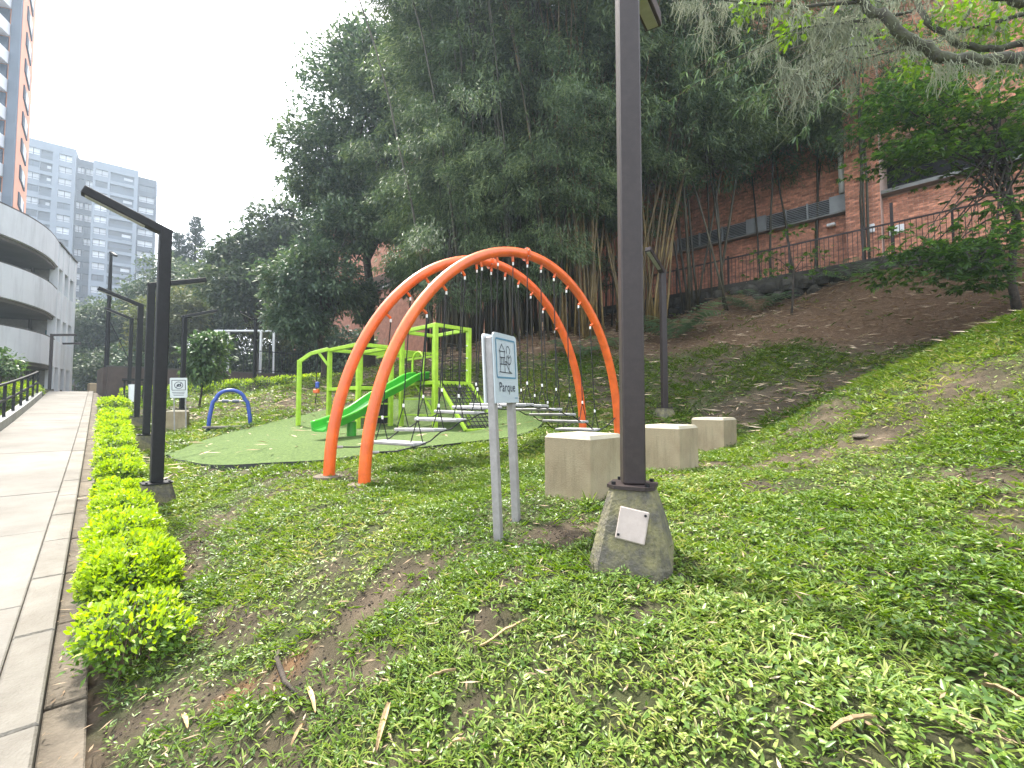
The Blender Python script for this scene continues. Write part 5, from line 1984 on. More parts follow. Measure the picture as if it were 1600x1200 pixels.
b = ground_at(1592, 484, 6, 14)
lt = thing('lobed_tree', 'slender tree with lobed green leaves at the right edge in front of the brick wall', 'tree', b)
prts, CC = [], []
Yt = b.y
for i, (px, py, dY, R_, n) in enumerate(((1450, 200, 0.3, (1.5, 1.2, 0.9), 46), (1540, 180, -0.3, (1.3, 1.2, 1.0), 40), (1400, 250, 0.5, (0.9, 0.9, 0.55), 20), (1570, 260, 0, (1.2, 1.0, 0.8), 30), (1480, 130, 0.4, (1.2, 1.0, 0.6), 30), (1400, 160, 0.4, (0.9, 0.9, 0.6), 22), (1640, 200, 0, (1.3, 1.3, 1.2), 34),
                                         (1480, 385, -0.3, (1.5, 1.0, 0.40), 30), (1540, 425, -0.8, (1.1, 0.8, 0.30), 18), (1420, 430, 0, (1.1, 0.8, 0.25), 14), (1590, 340, -0.5, (0.8, 0.8, 0.5), 14))):
    (V, T), C = layered(V3(at(px, py, Yt + dY)), R_, n, 16, 0.135, 60 + i)
    prts.append((V, T))
    CC.append(C)
V, T = merge(prts)
CC = np.concatenate(CC)
trunk_mesh(b, at(1560, 130, Yt), 0.075, 0.02, CC[np.random.default_rng(4).choice(len(CC), 42, replace=False)], 8, 0.05).build('trunk', M['trunk'], lt, smooth=True)
link('crown', np_mesh('crown', V - np.array(b), T, M['lobed_leaf']), lt)['kind'] = 'stuff'

# sapling in the slope
b = ground_at(1236, 492, 6, 18)
sp_ = thing('sapling', 'thin young sapling with few leaves on the brown slope below the fence', 'sapling', b)
tp_ = at(1226, 360, b.y)
md = at(1240, 420, b.y)
tips = [at(1195, 400, b.y), at(1270, 395, b.y + 0.3), at(1285, 420, b.y - 0.3), at(1210, 425, b.y)]
mb = MB(b)
mb.tube([b - Vector((0, 0, 0.2)), b.lerp(md, 0.5) + Vector((0.02, 0, 0)), md, tp_], [0.035, 0.028, 0.022, 0.008], 7)
for q in tips:
    mb.tube([b.lerp(md, 0.92), (md + q) / 2 + Vector((0, 0, 0.08)), q], [0.014, 0.01, 0.005], 5)
mb.build('trunk', M['trunk'], sp_, smooth=True)
prts = []
for i, q in enumerate(tips + [tp_]):
    prts.append(layered(V3(q), (0.25, 0.25, 0.12), 4, 8, 0.12, 80 + i)[0])
V, T = merge(prts)
link('crown', np_mesh('crown', V - np.array(b), T, M['lobed_leaf']), sp_)['kind'] = 'stuff'

# ferns
def fern(px, py, label, size, seed, n=11, y0=8, y1=17):
    b = ground_at(px, py, y0, y1)
    r = random.Random(seed)
    t = thing('fern', label, 'fern', b, 0, 'ferns at the foot of the bamboo')
    for k in range(n):
        a = 2 * math.pi * k / n + r.uniform(-0.25, 0.25)
        L = size * r.uniform(0.75, 1.1)
        d = Vector((math.cos(a), math.sin(a), 0))
        hgt = L * r.uniform(0.45, 0.75)
        P_, D_, N_, LL = [], [], [], []
        for i in range(15):
            u = (i + 1) / 15
            c = d * (L * u) + Vector((0, 0, hgt * (2.1 * u - 1.5 * u * u)))
            s_ = Vector((-d.y, d.x, 0))
            for sg_ in (-1, 1):
                P_.append(c)
                D_.append(s_ * sg_ + d * 0.45 - Vector((0, 0, 0.15)))
                N_.append((0, 0, 1))
                LL.append(L * 0.30 * math.sin(math.pi * min(1, u * 0.9 + 0.08)) + 0.02)
        V, T = leaf_arrays(np.array(P_), np.array(D_), np.array(N_, float) + 0.01, np.array(LL), np.array(LL) * 0.22)
        link('frond', np_mesh('frond', V, T, M['fern']), t)


fern(1050, 532, 'large fern right of the nearest lamp post at the bamboo foot', 1.6, 1, 15)
fern(1185, 488, 'broad dark fern against the stone wall below the fence', 1.2, 2, 13)
fern(905, 560, 'fern half hidden behind the right legs of the orange arches', 1.0, 3, 11)
fern(965, 545, 'small fern just left of the nearest lamp post below the bamboo', 0.8, 4, 9)
fern(1330, 440, 'fern low under the lobed-leaf tree', 0.9, 5, 9)

# ------------------------------------------------------------------ moss-hung tree overhead
mt_base = Vector((9.6, 6.2, g1(9.6, 6.2)))
mo = thing('mossy_tree', 'old tree reaching in from the upper right with bare limbs draped in grey moss', 'tree', mt_base)
MB(mt_base).tube([mt_base - Vector((0, 0, 0.4)), mt_base + Vector((0.1, 0, 1.5)), mt_base + Vector((-0.1, 0.1, 3.2)), mt_base + Vector((-0.5, 0.1, 4.3))], [0.34, 0.27, 0.22, 0.17], 12).build('trunk', M['trunk_moss'], mo, smooth=True)
limbs_px = [
    ([(1780, 60, 6.2), (1690, 88, 6.2), (1600, 90, 6.1), (1530, 94, 6.0), (1462, 88, 6.0), (1425, 62, 6.0), (1385, 32, 6.0), (1345, 2, 6.1), (1290, -45, 6.2), (1220, -90, 6.3)], 0.085, 0.05),
    ([(1780, 40, 6.2), (1690, 5, 6.4), (1600, 22, 6.5), (1540, 38, 6.5), (1500, 48, 6.6)], 0.05, 0.015),
    ([(1700, 88, 6.2), (1620, 60, 6.6), (1560, 78, 6.6), (1500, 70, 6.6), (1450, 36, 6.6), (1430, -5, 6.7), (1425, -60, 6.8)], 0.055, 0.03),
    ([(1425, 18, 6.2), (1370, 28, 6.3), (1310, 36, 6.4), (1240, 46, 6.6), (1180, 78, 6.8), (1120, 102, 7.0)], 0.022, 0.006),
    ([(1425, 62, 6.0), (1395, 80, 6.2), (1350, 92, 6.4), (1300, 86, 6.6)], 0.018, 0.006),
    ([(1345, 2, 6.1), (1260, 10, 6.4), (1180, 6, 6.6), (1110, -4, 6.8), (1050, 2, 7.0)], 0.025, 0.007),
    ([(1500, 45, 6.6), (1515, 15, 6.6), (1520, -30, 6.7)], 0.022, 0.012),
    ([(1310, 36, 6.4), (1270, 85, 6.5), (1235, 125, 6.6), (1225, 150, 6.7)], 0.012, 0.004),
    ([(1760, 30, 6.2), (1680, -25, 5.8), (1600, 2, 5.6), (1540, -12, 5.5)], 0.075, 0.05),
]
hang = []
rm = np.random.default_rng(9)
for k in range(22):
    x0, y0 = rm.uniform(1290, 1660), rm.uniform(-30, 95)
    Yk = rm.uniform(6.0, 7.4)
    pts = [(x0, y0, Yk)]
    ang = rm.uniform(2.2, 4.2)
    for q in range(4):
        ang += rm.normal() * 0.35
        x0 += math.cos(ang) * rm.uniform(18, 42)
        y0 -= math.sin(ang) * rm.uniform(6, 24)
        pts.append((x0, y0, Yk + rm.normal() * 0.15))
    limbs_px.append((pts, rm.uniform(0.008, 0.016), 0.003))
for pts, ra, rb in limbs_px:
    W_ = [at(*p) for p in pts]
    P2 = []
    for i in range(len(W_) - 1):
        for k in range(4):
            P2.append(W_[i].lerp(W_[i + 1], k / 4) + Vector(rm.normal(size=3) * ra * 0.18))
    P2.append(W_[-1])
    rs = list(np.linspace(ra, rb, len(P2)))
    MB(mt_base).tube(P2, rs, 8).build('limb' if ra > 0.017 else 'twig', M['trunk_moss'], mo, smooth=True)
    hang.append(P2)


def moss_strands(origins, lens, seed, per=40, spread=0.07):
    r = np.random.default_rng(seed)
    Vs, Ts, k0 = [], [], 0
    for o, L in zip(origins, lens):
        for j in range(per):
            nseg = 7
            l = L * (0.25 + 0.75 * r.random() ** 1.6)
            p = np.array(o) + r.normal(size=3) * np.array([spread, spread, 0.03])
            pts = [p]
            dirv = np.array([0, 0, -1.0])
            for s_ in range(nseg):
                dirv = unit((dirv + r.normal(size=3) * 0.42 + np.array([0, 0, -0.35]))[None])[0]
                p = p + dirv * l / nseg
                pts.append(p)
            pts = np.array(pts)
            wv = r.normal(size=3)
            wv[2] *= 0.2
            wv = unit(wv[None])[0] * 0.0042
            V = np.empty((2 * len(pts), 3))
            V[0::2] = pts - wv
            V[1::2] = pts + wv
            i = np.arange(nseg) * 2
            T = np.concatenate([np.stack([i, i + 1, i + 3], 1), np.stack([i, i + 3, i + 2], 1)])
            Vs.append(V)
            Ts.append(T + k0)
            k0 += len(V)
    return np.concatenate(Vs), np.concatenate(Ts)


drapes = [(1062, 0, 7.0, 0.35), (1078, 2, 7.0, 0.5), (1098, 8, 7.0, 0.45), (1106, 30, 7.0, 0.75), (1128, 5, 6.9, 0.5), (1142, 0, 6.9, 0.35), (1170, 4, 6.7, 0.4), (1205, 60, 6.8, 0.5), (1190, 75, 6.8, 0.45), (1222, 95, 6.7, 0.9), (1240, 110, 6.7, 1.1),
          (1252, 120, 6.7, 1.25), (1262, 90, 6.6, 0.9), (1275, 40, 6.5, 0.9), (1285, 20, 6.5, 0.8), (1302, 30, 6.4, 0.9), (1322, 34, 6.4, 1.1), (1340, 60, 6.4, 0.7), (1360, 28, 6.3, 0.6), (1310, 88, 6.6, 0.75), (1330, 120, 6.6, 0.5),
          (1392, 30, 6.1, 0.4), (1430, 66, 6.0, 0.35), (1470, 95, 6.0, 0.6), (1480, 98, 6.0, 0.5), (1520, 96, 6.0, 0.35), (1560, 40, 6.5, 0.45), (1500, 50, 6.6, 0.3), (1580, 90, 6.1, 0.4), (1455, 10, 6.6, 0.45), (1400, 0, 6.4, 0.4), (1600, 85, 6.1, 0.5),
          (1230, 6, 6.5, 0.4), (1150, 40, 6.8, 0.35), (1365, 92, 6.4, 0.35), (1540, 92, 6.0, 0.5), (1495, 72, 6.6, 0.35), (1350, 5, 6.1, 0.3), (1250, 10, 6.4, 0.7), (1210, 10, 6.5, 0.55)]
for i, (px, py, Y, L) in enumerate(drapes):
    V, T = moss_strands([V3(at(px, py, Y))], [L], 100 + i, per=60 if L > 0.6 else 40, spread=0.035 if L > 0.6 else 0.06)
    link('moss_drape', np_mesh('moss_drape', V - np.array(mt_base), T, M['moss']), mo)['kind'] = 'stuff'
# tufts wrapped along the limbs
og = []
for P2 in hang:
    for p in P2[::1]:
        if rm.random() < 0.85:
            og.append(V3(p))
V, T = moss_strands(og, [0.16] * len(og), 55, per=9, spread=0.06)
link('moss_tuft', np_mesh('moss_tuft', V - np.array(mt_base), T, M['moss']), mo)['kind'] = 'stuff'
prts = []
for i, (px, py, Y, s_, n) in enumerate(((1190, 2, 6.6, 0.22, 10), (1240, 40, 6.6, 0.22, 12), (1150, 25, 6.8, 0.15, 6), (1500, 10, 6.4, 0.3, 14), (1540, 30, 6.4, 0.25, 10), (1580, -10, 6.3, 0.4, 16), (1330, -20, 6.2, 0.3, 10), (1590, 45, 6.9, 0.35, 14), (1470, 25, 7.0, 0.3, 10), (1420, 100, 7.2, 0.3, 12), (1360, 60, 7.2, 0.3, 9), (1545, 60, 7.2, 0.35, 12))):
    prts.append(crown_arrays(V3(at(px, py, Y)), (s_, s_, s_ * 0.6), n, 9, 0.10, 0.045, 200 + i, clump=0.4, fine=True)[0])
V, T = merge(prts)
link('leaves', np_mesh('leaves', V - np.array(mt_base), T, M['bright_leaf']), mo)['kind'] = 'stuff'

# pale bamboo sprays hanging in front of the clump by the overhead tree
bs = thing('bamboo_spray', 'light green bamboo branch drooping under the moss at the top', 'bamboo', at(1120, 100, 9.5))
r = np.random.default_rng(77)
Ps, Ds = [], []
mb = MB(bs.location)
for (ax_, ay_, bx_, by_) in ((1290, 60, 1120, 130), (1290, 60, 1150, 175), (1300, 90, 1190, 160), (1270, 40, 1075, 110), (1300, 30, 1040, 160), (1320, 120, 1250, 210)):
    a, b2 = at(ax_, ay_, 9.5), at(bx_, by_, 9.2)
    mb.tube([a, (a + b2) / 2 + Vector((0, 0, 0.15)), b2], [0.008, 0.006, 0.003], 5)
    for u in np.linspace(0.35, 1, 9):
        c = a.lerp(b2, u) + Vector((0, 0, 0.15 * 4 * u * (1 - u))) + Vector(r.normal(size=3) * 0.06)
        for k in range(7):
            Ps.append(V3(c))
            Ds.append(V3((b2 - a).normalized() * 0.5 + Vector(r.normal(size=3) * 0.5) - Vector((0, 0, 0.45))))
mb.build('stem', M['culm'], bs)
V, T = leaf_arrays(np.array(Ps), np.array(Ds), np.tile([[0, -0.4, 1.0]], (len(Ps), 1)) + r.normal(size=(len(Ps), 3)) * 0.3, 0.21 * (0.7 + 0.6 * r.random(len(Ps))), 0.034, True, 0.2)
link('leaves', np_mesh('leaves', V - np.array(bs.location), T, M['glossy_leaf']), bs)['kind'] = 'stuff'

# ------------------------------------------------------------------ hedges
def shrub(x, y, z, rx, ry, h, rz, n, L, label, group, seed, sparse=False):
    r = np.random.default_rng(seed)
    t = thing('hedge_shrub', label, 'shrub', (x, y, z), rz, group)
    # leaves on a lumpy rounded box
    def pts(n_, k0, k1, up):
        d = rdir(r, n_)
        d[:, 2] = np.abs(d[:, 2]) * up
        d = unit(d)
        p = np.sign(d) * np.abs(d) ** 0.62
        lump = 0.86 + 0.3 * vnoise(p[:, 0] * 2.6 + seed, p[:, 1] * 2.6 + p[:, 2] * 2 + 7, seed)
        f = (k0 + (k1 - k0) * r.random(n_))
        q = p * (f * lump)[:, None] * np.array([rx, ry, h * 0.78])
        q[:, 2] += h * 0.12
        return q, d
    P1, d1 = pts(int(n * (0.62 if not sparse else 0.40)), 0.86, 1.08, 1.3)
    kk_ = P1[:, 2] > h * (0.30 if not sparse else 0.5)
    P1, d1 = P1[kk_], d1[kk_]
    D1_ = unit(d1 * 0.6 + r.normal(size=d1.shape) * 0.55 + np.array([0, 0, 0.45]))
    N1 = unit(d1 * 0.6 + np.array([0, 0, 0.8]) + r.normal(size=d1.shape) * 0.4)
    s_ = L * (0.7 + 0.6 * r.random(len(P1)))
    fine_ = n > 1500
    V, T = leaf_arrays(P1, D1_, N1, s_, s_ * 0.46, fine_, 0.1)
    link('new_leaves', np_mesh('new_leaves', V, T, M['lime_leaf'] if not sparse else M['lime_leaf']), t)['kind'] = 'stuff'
    P2, d2 = pts(int(n * (0.7 if not sparse else 0.6)), 0.55, 1.0, 0.9)
    D2_ = unit(d2 * 0.7 + r.normal(size=d2.shape) * 0.6)
    N2 = unit(d2 * 0.5 + np.array([0, 0, 0.8]) + r.normal(size=d2.shape) * 0.5)
    s_ = L * (0.7 + 0.6 * r.random(len(P2)))
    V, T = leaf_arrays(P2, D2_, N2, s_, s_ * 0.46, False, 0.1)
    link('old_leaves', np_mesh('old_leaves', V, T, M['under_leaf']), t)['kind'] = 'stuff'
    if n > 1500:
        mb = MB()
        for k in range(26 if not sparse else 90):
            a = r.random() * 6.28
            q = 0.35 * r.random()
            e_ = (rx * 0.85 * math.cos(a) * r.random() ** 0.4, ry * 0.85 * math.sin(a) * r.random() ** 0.4, h * (0.5 + 0.4 * r.random()))
            b_ = (rx * q * math.cos(a) * 1.6, ry * q * math.sin(a) * 1.6, -0.05)
            m_ = tuple((b_[i] + e_[i]) / 2 + r.normal() * 0.03 for i in range(3))
            mb.tube([b_, m_, e_], [0.006, 0.004, 0.002], 4)
        mb.build('twigs', M['twig'], t)['kind'] = 'stuff'
    return t


RP = math.atan2(PD[1], PD[0])
hedge_rows = [  # s, half length, height, half width, leaves, label
    (3.42, 0.36, 0.31, 0.25, 2600, 'straggly lime shrub at the near end of the hedge, twigs showing at its base'),
    (4.35, 0.50, 0.40, 0.27, 7500, 'dense bright lime shrub, the largest in the hedge by the path'),
    (5.30, 0.50, 0.39, 0.27, 6500, 'bright lime shrub second from the near end of the dense hedge'),
    (6.45, 0.50, 0.34, 0.25, 5000, 'lower lime shrub beside the footing of the dark front lamp post'),
    (7.3, 0.36, 0.30, 0.23, 3000, 'small lime shrub just past the front lamp post'),
    (8.75, 0.50, 0.33, 0.25, 2800, 'isolated rounded lime shrub after a gap in the hedge'),
    (10.2, 0.55, 0.36, 0.28, 2400, 'lime shrub in the middle of the path hedge, beside the second lamp post'),
    (11.5, 0.6, 0.38, 0.28, 2000, 'lime shrub beyond the second lamp post along the path'),
    (12.9, 0.75, 0.40, 0.30, 2000, 'long lime shrub halfway up the path hedge'),
    (14.5, 0.85, 0.40, 0.30, 1800, 'lime shrub near the third lamp post along the path'),
    (16.4, 1.0, 0.42, 0.32, 1800, 'lime shrub before the last stretch of the path hedge'),
    (18.3, 1.1, 0.42, 0.35, 1800, 'lime shrub close to the farthest hedge lamp post'),
    (20.8, 1.2, 0.45, 0.4, 1800, 'lime shrub at the far end of the hedge below the brown wall'),
]
for i, (s, hl, h, hw, n, lab) in enumerate(hedge_rows):
    x, y = ps(s, 0.15 + 0.013 * s)
    z = max(g1(x, y), path_z(s) - 0.12)
    shrub(x, y, z, hl, hw, h, RP, n, 0.040 if s < 7 else 0.055 if s < 13 else 0.085, lab, 'lime shrubs along the path', 300 + i, sparse=(i == 0))
for i, (s, n_, lab) in enumerate(((24.3, -2.3, 'lime shrub on the left of the path past the railing'), (26.2, -2.2, 'lime shrub farthest on the left of the path'), (22.6, -2.5, 'lime shrub at the end of the black railing'))):
    x, y = ps(s, n_)
    shrub(x, y, path_z(s) - 0.1, 1.1, 0.5, 0.7, RP, 1500, 0.09, lab, 'lime shrubs left of the path', 330 + i)
# long clipped hedge below the brown wall
hp_ = [at(228, 622, 18.0), at(262, 614, 18.6), at(300, 611, 19.2), at(340, 608, 20.0), at(376, 606, 20.7), at(418, 604, 21.5), at(455, 603, 22.0), at(490, 602, 22.5), at(520, 602, 23.0)]
for i, q in enumerate(hp_):
    d = (hp_[min(i + 1, len(hp_) - 1)] - hp_[max(i - 1, 0)])
    z = g1(q.x, q.y)
    shrub(q.x, q.y, z, 0.75, 0.4, 0.62, math.atan2(d.y, d.x), 1300, 0.09, 'low lime shrub %s from the left in the row below the brown wall' % ('first second third fourth fifth sixth seventh eighth ninth'.split()[i]), 'hedge row below the brown wall', 350 + i)

# bush beside the railing far left
q = at(2, 585, 15)
tree('bushy_tree', 'dark green bush behind the railing at the left edge', Vector((q.x, q.y, g1(q.x, q.y))), (q.x, q.y, q.z + 0.3), 0.05, [dict(center=V3(at(0, 568, 15)), radii=(0.5, 0.5, 0.45), ncl=40, per=30, L=0.15, W=0.07, clump=0.25)], 'glossy_leaf', 71, 6)

# ------------------------------------------------------------------ ground cover, grass, litter
def scatter(r0, r1, per_m2, r):
    half = math.radians(64)
    area = half * (r1 * r1 - r0 * r0)
    n = int(area * per_m2)
    rad = np.sqrt(r0 * r0 + (r1 * r1 - r0 * r0) * r.random(n))
    a = (r.random(n) * 2 - 1) * half
    return rad * np.sin(a), rad * np.cos(a)


rg = np.random.default_rng(123)
covers, blades = [], []
for (r0, r1, dens, L, fine_, per) in ((0.6, 1.6, 1900, 0.026, True, 5), (1.6, 2.3, 1350, 0.027, True, 5), (2.3, 3.6, 1150, 0.028, False, 5), (3.6, 6.0, 850, 0.032, False, 5), (6.0, 9.5, 520, 0.043, False, 4), (9.5, 15, 200, 0.065, False, 4), (15, 25, 60, 0.10, False, 4)):
    x, y = scatter(r0, r1, dens, rg)
    d = cover_density(x, y)
    hn = np.clip(1.6 * (vnoise(x * 5.5 + 3, y * 5.5, 41) * 0.6 + vnoise(x * 13, y * 13, 42) * 0.4) - 0.3, 0, 1)
    k = rg.random(len(x)) < d * (0.45 + 0.75 * hn)
    x, y, d, hn = x[k], y[k], d[k], hn[k]
    z = gz(x, y)
    n = len(x)
    lush = np.clip((x - 0.3) / 1.5, 0, 1) * np.clip((4.2 - y) / 1.5, 0, 1)
    idx = np.repeat(np.arange(n), per)
    ang = rg.random(len(idx)) * 6.283
    sz = L * (0.55 + 0.75 * rg.random(n))[idx] * (0.8 + 0.4 * rg.random(len(idx))) * (1 + 0.25 * lush[idx])
    lift = (0.004 + 0.055 * hn[idx] ** 1.5 * rg.random(len(idx)) * (1 + 0.5 * lush[idx])) * (L / 0.029)
    P_ = np.stack([x[idx] + np.cos(ang) * 0.01, y[idx] + np.sin(ang) * 0.01, z[idx] + lift], 1)
    D_ = np.stack([np.cos(ang), np.sin(ang), 0.0 + 0.9 * rg.random(len(idx))], 1)
    N_ = np.stack([rg.normal(size=len(idx)) * 0.45, rg.normal(size=len(idx)) * 0.45, np.ones(len(idx))], 1)
    wf = (0.20 + 0.26 * rg.random(n))[idx]
    covers.append(leaf_arrays(P_, D_, N_, sz, sz * wf, fine_, 0.15, 0.12))
    # grass tufts between the leaves
    x, y = scatter(r0, r1, dens * 0.9, rg)
    d = cover_density(x, y) * np.clip(0.35 + 1.5 * (vnoise(x * 1.7, y * 1.7, 31) - 0.3), 0.1, 1.2)
    k = rg.random(len(x)) < d
    x, y = x[k], y[k]
    z = gz(x, y)
    n = len(x)
    per_b = 5
    idx = np.repeat(np.arange(n), per_b)
    ang = rg.random(len(idx)) * 6.283
    sz = L * (1.3 + 2.6 * rg.random(len(idx)) ** 1.5)
    P_ = np.stack([x[idx] + rg.normal(size=len(idx)) * 0.008, y[idx] + rg.normal(size=len(idx)) * 0.008, z[idx] - 0.002], 1)
    D_ = np.stack([np.cos(ang), np.sin(ang), 0.5 + 1.2 * rg.random(len(idx))], 1)
    N_ = np.stack([-np.cos(ang) * 0.6, -np.sin(ang) * 0.6, np.ones(len(idx))], 1)
    blades.append(leaf_arrays(P_, D_, N_, sz, 0.0075 * (L / 0.029) * (0.7 + 0.6 * rg.random(len(idx))), fine_, 0.35, 0.08))
V, T = merge(covers)
o = link('ground_cover', np_mesh('ground_cover', V, T, M['cover_leaf']))
o['kind'] = 'stuff'
tag(o, 'low leafy green ground cover spread over the lawn and slope', 'ground cover')
V, T = merge(blades)
o = link('grass', np_mesh('grass', V, T, M['grass']))
o['kind'] = 'stuff'
tag(o, 'tufts of green grass blades growing through the lawn', 'grass')
# dry litter
prts = []
for (r0, r1, dens, L) in ((0.7, 4, 230, 0.06), (4, 7.2, 150, 0.085), (7.2, 19, 85, 0.26)):
    x, y = scatter(r0, r1, dens, rg)
    nn = x * PN[0] + y * PN[1]
    slope = np.clip((y + 0.55 * x - 9.0) / 2, 0, 1) * (x > -5)
    k = ((nn > 0.15) | ((nn > -0.14) & (nn < 0.15) & (y < 6))) & (rg.random(len(x)) < 0.35 + 0.65 * slope + 0.3 * (1 - cover_density(x, y)))
    k &= ~(in_poly(x, y, turf_xy) & (rg.random(len(x)) > 0.06))
    x, y = x[k], y[k]
    z = np.where((x * PN[0] + y * PN[1]) < 0.07, path_e(x * PD[0] + y * PD[1]) + EYE - 0.075, gz(x, y)) + np.where(in_poly(x, y, turf_xy), 0.085, 0.008 + 0.03 * rg.random(len(x)))
    n = len(x)
    ang = rg.random(n) * 6.283
    D_ = np.stack([np.cos(ang), np.sin(ang), rg.normal(size=n) * 0.15], 1)
    N_ = np.stack([rg.normal(size=n) * 0.4, rg.normal(size=n) * 0.4, np.ones(n)], 1)
    sz = L * (0.4 + 1.2 * rg.random(n) ** 2)
    prts.append(leaf_arrays(np.stack([x, y, z], 1), D_, N_, sz, np.minimum(sz * 0.13, 0.030 if r0 > 7 else 0.007) + 0.002, False, 0.0, 0.1))
far_straw = prts.pop()
V, T = merge(prts)
o = link('dry_litter', np_mesh('dry_litter', V, T, M['straw']))
o['kind'] = 'stuff'
tag(o, 'dry straw-coloured leaf litter strewn over the lawn', 'leaf litter')
o = link('bamboo_litter', np_mesh('bamboo_litter', *far_straw, M['pale_straw']))
o['kind'] = 'stuff'
tag(o, 'pale dry bamboo leaves and sheaths strewn over the brown slope', 'leaf litter')

# soil crumbs where the ground is bare
x, y = scatter(0.7, 5.0, 1500, rg)
k = rg.random(len(x)) < np.clip(1.0 - 1.5 * cover_density(x, y), 0.03, 1)
nn = x * PN[0] + y * PN[1]
k &= (nn > 0.05) & ~in_poly(x, y, turf_xy)
x, y = x[k], y[k]
C_ = np.stack([x, y, gz(x, y) + 0.001], 1)
n = len(x)
sz = (0.002 + 0.009 * rg.random(n) ** 2.5)[:, None, None]
oc = np.array([[1, 0, 0], [0, 1, 0], [-1, 0, 0], [0, -1, 0], [0, 0, 0.9], [0, 0, -0.9]], float)
V = C_[:, None] + oc[None] * sz * (0.6 + 0.8 * rg.random((n, 6, 3)))
t8 = np.array([[0, 1, 4], [1, 2, 4], [2, 3, 4], [3, 0, 4], [1, 0, 5], [2, 1, 5], [3, 2, 5], [0, 3, 5]])
T = (np.arange(n)[:, None, None] * 6 + t8[None]).reshape(-1, 3)
o = link('soil_crumbs', np_mesh('soil_crumbs', V.reshape(-1, 3), T, M['crumb']))
o['kind'] = 'stuff'
tag(o, 'loose crumbs of brown soil on the bare lawn patches', 'soil')

# larger fallen pieces that can be picked out
def husk(pa, pb_, wd, label):
    a, b = ground_at(*pa, 0.9), ground_at(*pb_, 0.9)
    mb = MB(a)
    d = (b - a)
    L = d.length
    s_ = Vector((-d.y, d.x, 0)).normalized()
    top_, bot = [], []
    n = 9
    rr = random.Random(pa[0])
    vs = []
    for i in range(n):
        u = i / (n - 1)
        c = a.lerp(b, u)
        c.z = g1(c.x, c.y) + 0.022 + 0.012 * math.sin(u * 3.1) + rr.uniform(0, 0.006)
        w_ = wd * (0.35 + 0.65 * math.sin(math.pi * min(1, u * 0.85 + 0.12))) * 0.5
        vs += [c + s_ * w_ + Vector((0, 0, 0.006)), c, c - s_ * w_ + Vector((0, 0, 0.008)), c - Vector((0, 0, 0.004))]
    fs = []
    for i in range(n - 1):
        k, j = i * 4, i * 4 + 4
        fs += [(k, k + 1, j + 1, j), (k + 1, k + 2, j + 2, j + 1), (k + 2, k + 3, j + 3, j + 2), (k + 3, k, j, j + 3)]
    fs += [(0, 3, 2, 1), (n * 4 - 4, n * 4 - 3, n * 4 - 2, n * 4 - 1)]
    mb.add(vs, fs)
    o = mb.build('dry_husk', M['husk'])
    o.location = a
    tag(o, label, 'fallen husk', 'fallen bamboo husks')


husk((608, 1115), (588, 1196), 0.022, 'long pale dry strip at the bottom edge, left of centre')
husk((480, 1092), (492, 1132), 0.02, 'short curled tan husk beside the bare eroded patch')
husk((750, 1028), (830, 985), 0.018, 'reddish dry strip lying on bare soil below the park sign')
husk((1300, 1175), (1370, 1140), 0.016, 'pale dry strip in the leafy cover near the bottom right')
husk((1535, 1098), (1600, 1112), 0.018, 'straw-coloured strip at the bottom right edge')
husk((700, 1196), (728, 1172), 0.014, 'pair-like thin dry strip at the bottom edge near the middle')
husk((285, 1130), (292, 1160), 0.02, 'tan husk standing out below the straggly shrub')
husk((1040, 690), (1095, 690), 0.02, 'thin stick lying on the mound right of the farthest stone block')
husk((455, 1190), (475, 1150), 0.014, 'narrow dry blade near the bottom left of the lawn')
husk((660, 1075), (712, 1062), 0.014, 'rusty dry strip on the lawn below the bare patch')
# root crossing the bare soil
rt = [ground_at(440, 1010), ground_at(432, 1040), ground_at(445, 1075), ground_at(470, 1095)]
rr_ = [p + Vector((0, 0, 0.012)) for p in rt]
ro_ = MB(rt[0]).tube(rr_, [0.008, 0.013, 0.012, 0.004], 6).build('root', M['trunk'], None, True)
ro_.location = rt[0]
tag(ro_, 'dark bent root on the bare eroded bank', 'root')


def lump(px, py, r_, mt, label, cat, name, sq=0.75):
    b = ground_at(px, py, 0.9)
    rr = random.Random(px)
    rgs = []
    for k in range(1, 7):
        a = math.pi * k / 7
        rgs.append([(r_ * math.sin(a) * math.cos(t) * rr.uniform(0.9, 1.1), r_ * math.sin(a) * math.sin(t) * rr.uniform(0.9, 1.1), -r_ * math.cos(a) * sq + r_ * sq * 0.8) for t in np.linspace(0, 2 * math.pi, 11)[:-1]])
    o = MB().rings(rgs).build(name, M[mt], None, True)
    o.location = b - Vector((0, 0, r_ * sq * 0.5))
    tag(o, label, cat)


lump(1063, 903, 0.02, 'fruit', 'dark round fruit lying right of the mossy footing', 'fruit', 'fallen_fruit', 1)
lump(493, 962, 0.014, 'pebble', 'pale pebble at the edge of the bare lawn patch', 'pebble', 'pebble')
lump(385, 1108, 0.012, 'pebble', 'small pale pebble on the eroded bank near the hedge', 'pebble', 'pebble')
lump(808, 858, 0.022, 'pebble', 'broken white stone at the foot of the park sign', 'stone', 'stone_chip', 0.35)
lump(1345, 685, 0.07, 'gutter', 'flat grey rock half sunk in the mound', 'rock', 'rock', 0.4)

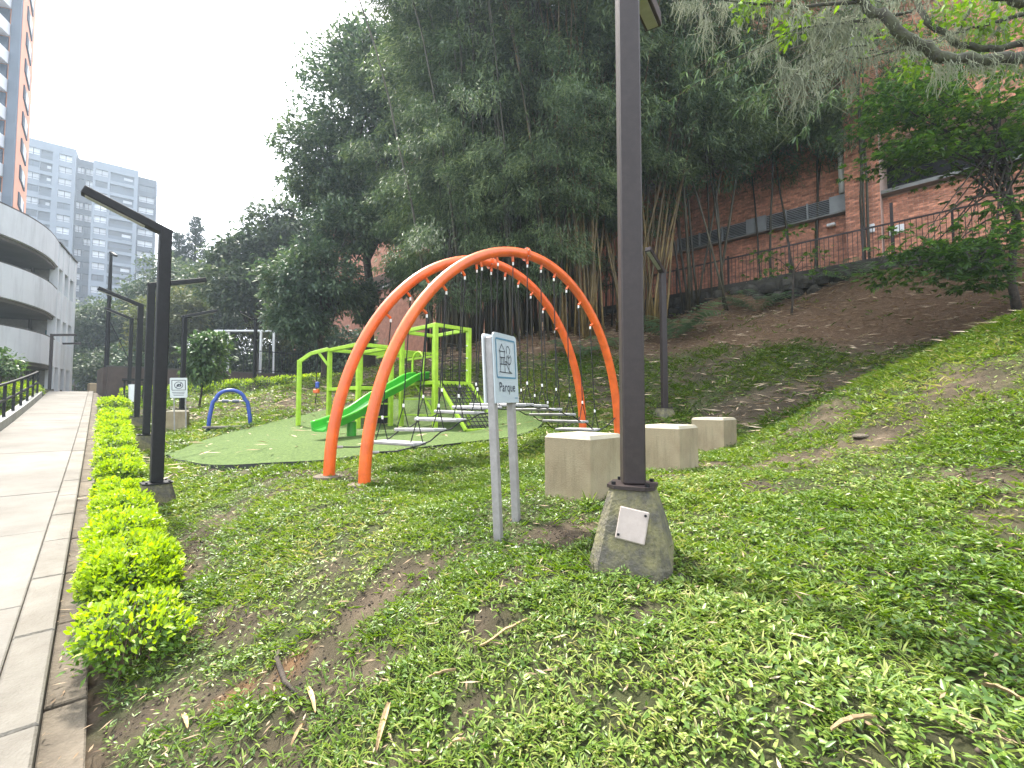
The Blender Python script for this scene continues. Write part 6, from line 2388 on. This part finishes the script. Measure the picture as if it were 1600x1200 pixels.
# a few broad-leaved weeds
def weed(px, py, L, n, label, seed, mt='cover_leaf'):
    b = ground_at(px, py, 0.9)
    r = np.random.default_rng(seed)
    t = thing('weed_rosette', label, 'weed', b, 0, 'broad-leaved weeds in the lawn')
    for k in range(n):
        a = 2 * math.pi * k / n + r.normal() * 0.3
        V, T = leaf_arrays(np.array([[0, 0, 0.01]]), np.array([[math.cos(a), math.sin(a), 0.25 + 0.5 * r.random()]]), np.array([[-math.cos(a) * 0.4, -math.sin(a) * 0.4, 1.0]]), L * (0.7 + 0.5 * r.random()), L * 0.36, True, 0.25, 0.1)
        link('leaf', np_mesh('leaf', V, T, M[mt]), t)


weed(828, 940, 0.075, 11, 'pale broad-leaved weed on bare soil left of the mossy footing', 1)
weed(735, 905, 0.06, 9, 'leafy weed on dark soil left of the park sign foot', 2)
weed(735, 955, 0.07, 10, 'dark green weed rosette below the park sign', 3)
weed(1000, 1000, 0.06, 8, 'small weed rosette below the mossy footing', 4)
weed(690, 1110, 0.07, 9, 'weed rosette in the lawn near the bottom middle', 5)
for i, (px, py, lab) in enumerate(((1015, 895, 'tall grass tuft against the right of the mossy footing'), (935, 890, 'short grass tuft against the left of the mossy footing'), (922, 790, 'grass tuft at the foot of the largest stone block'))):
    b = ground_at(px, py, 0.9)
    r = np.random.default_rng(i)
    n = 16
    a = r.random(n) * 6.28
    V, T = leaf_arrays(r.normal(size=(n, 3)) * np.array([0.02, 0.02, 0]), np.stack([np.cos(a), np.sin(a), 1.2 + r.random(n)], 1), np.stack([-np.cos(a), -np.sin(a), np.full(n, 0.6)], 1), 0.09 + 0.12 * r.random(n), 0.009, True, 0.25, 0.05)
    o = link('grass_tuft', np_mesh('grass_tuft', V, T, M['grass']))
    o.location = b
    tag(o, lab, 'grass tuft')

# ------------------------------------------------------------------ air
hzb = MB().box((0, 0, 28), (640, 640, 90)).mesh('haze', None)
hm = bpy.data.materials.new('haze_air')
hm.use_nodes = True
hn = hm.node_tree
hn.nodes.remove(hn.nodes['Principled BSDF'])
pv = hn.nodes.new('ShaderNodeVolumePrincipled')
pv.inputs['Color'].default_value = (0.72, 0.86, 1.0, 1)
pv.inputs['Density'].default_value = 0.0011
pv.inputs['Anisotropy'].default_value = 0.35
hn.links.new(pv.outputs[0], hn.nodes['Material Output'].inputs['Volume'])
hzb.materials.append(hm)
ho = link('haze', hzb)
ho['kind'] = 'stuff'
tag(ho, 'pale blue haze hanging in the air between the trees and buildings', 'haze')
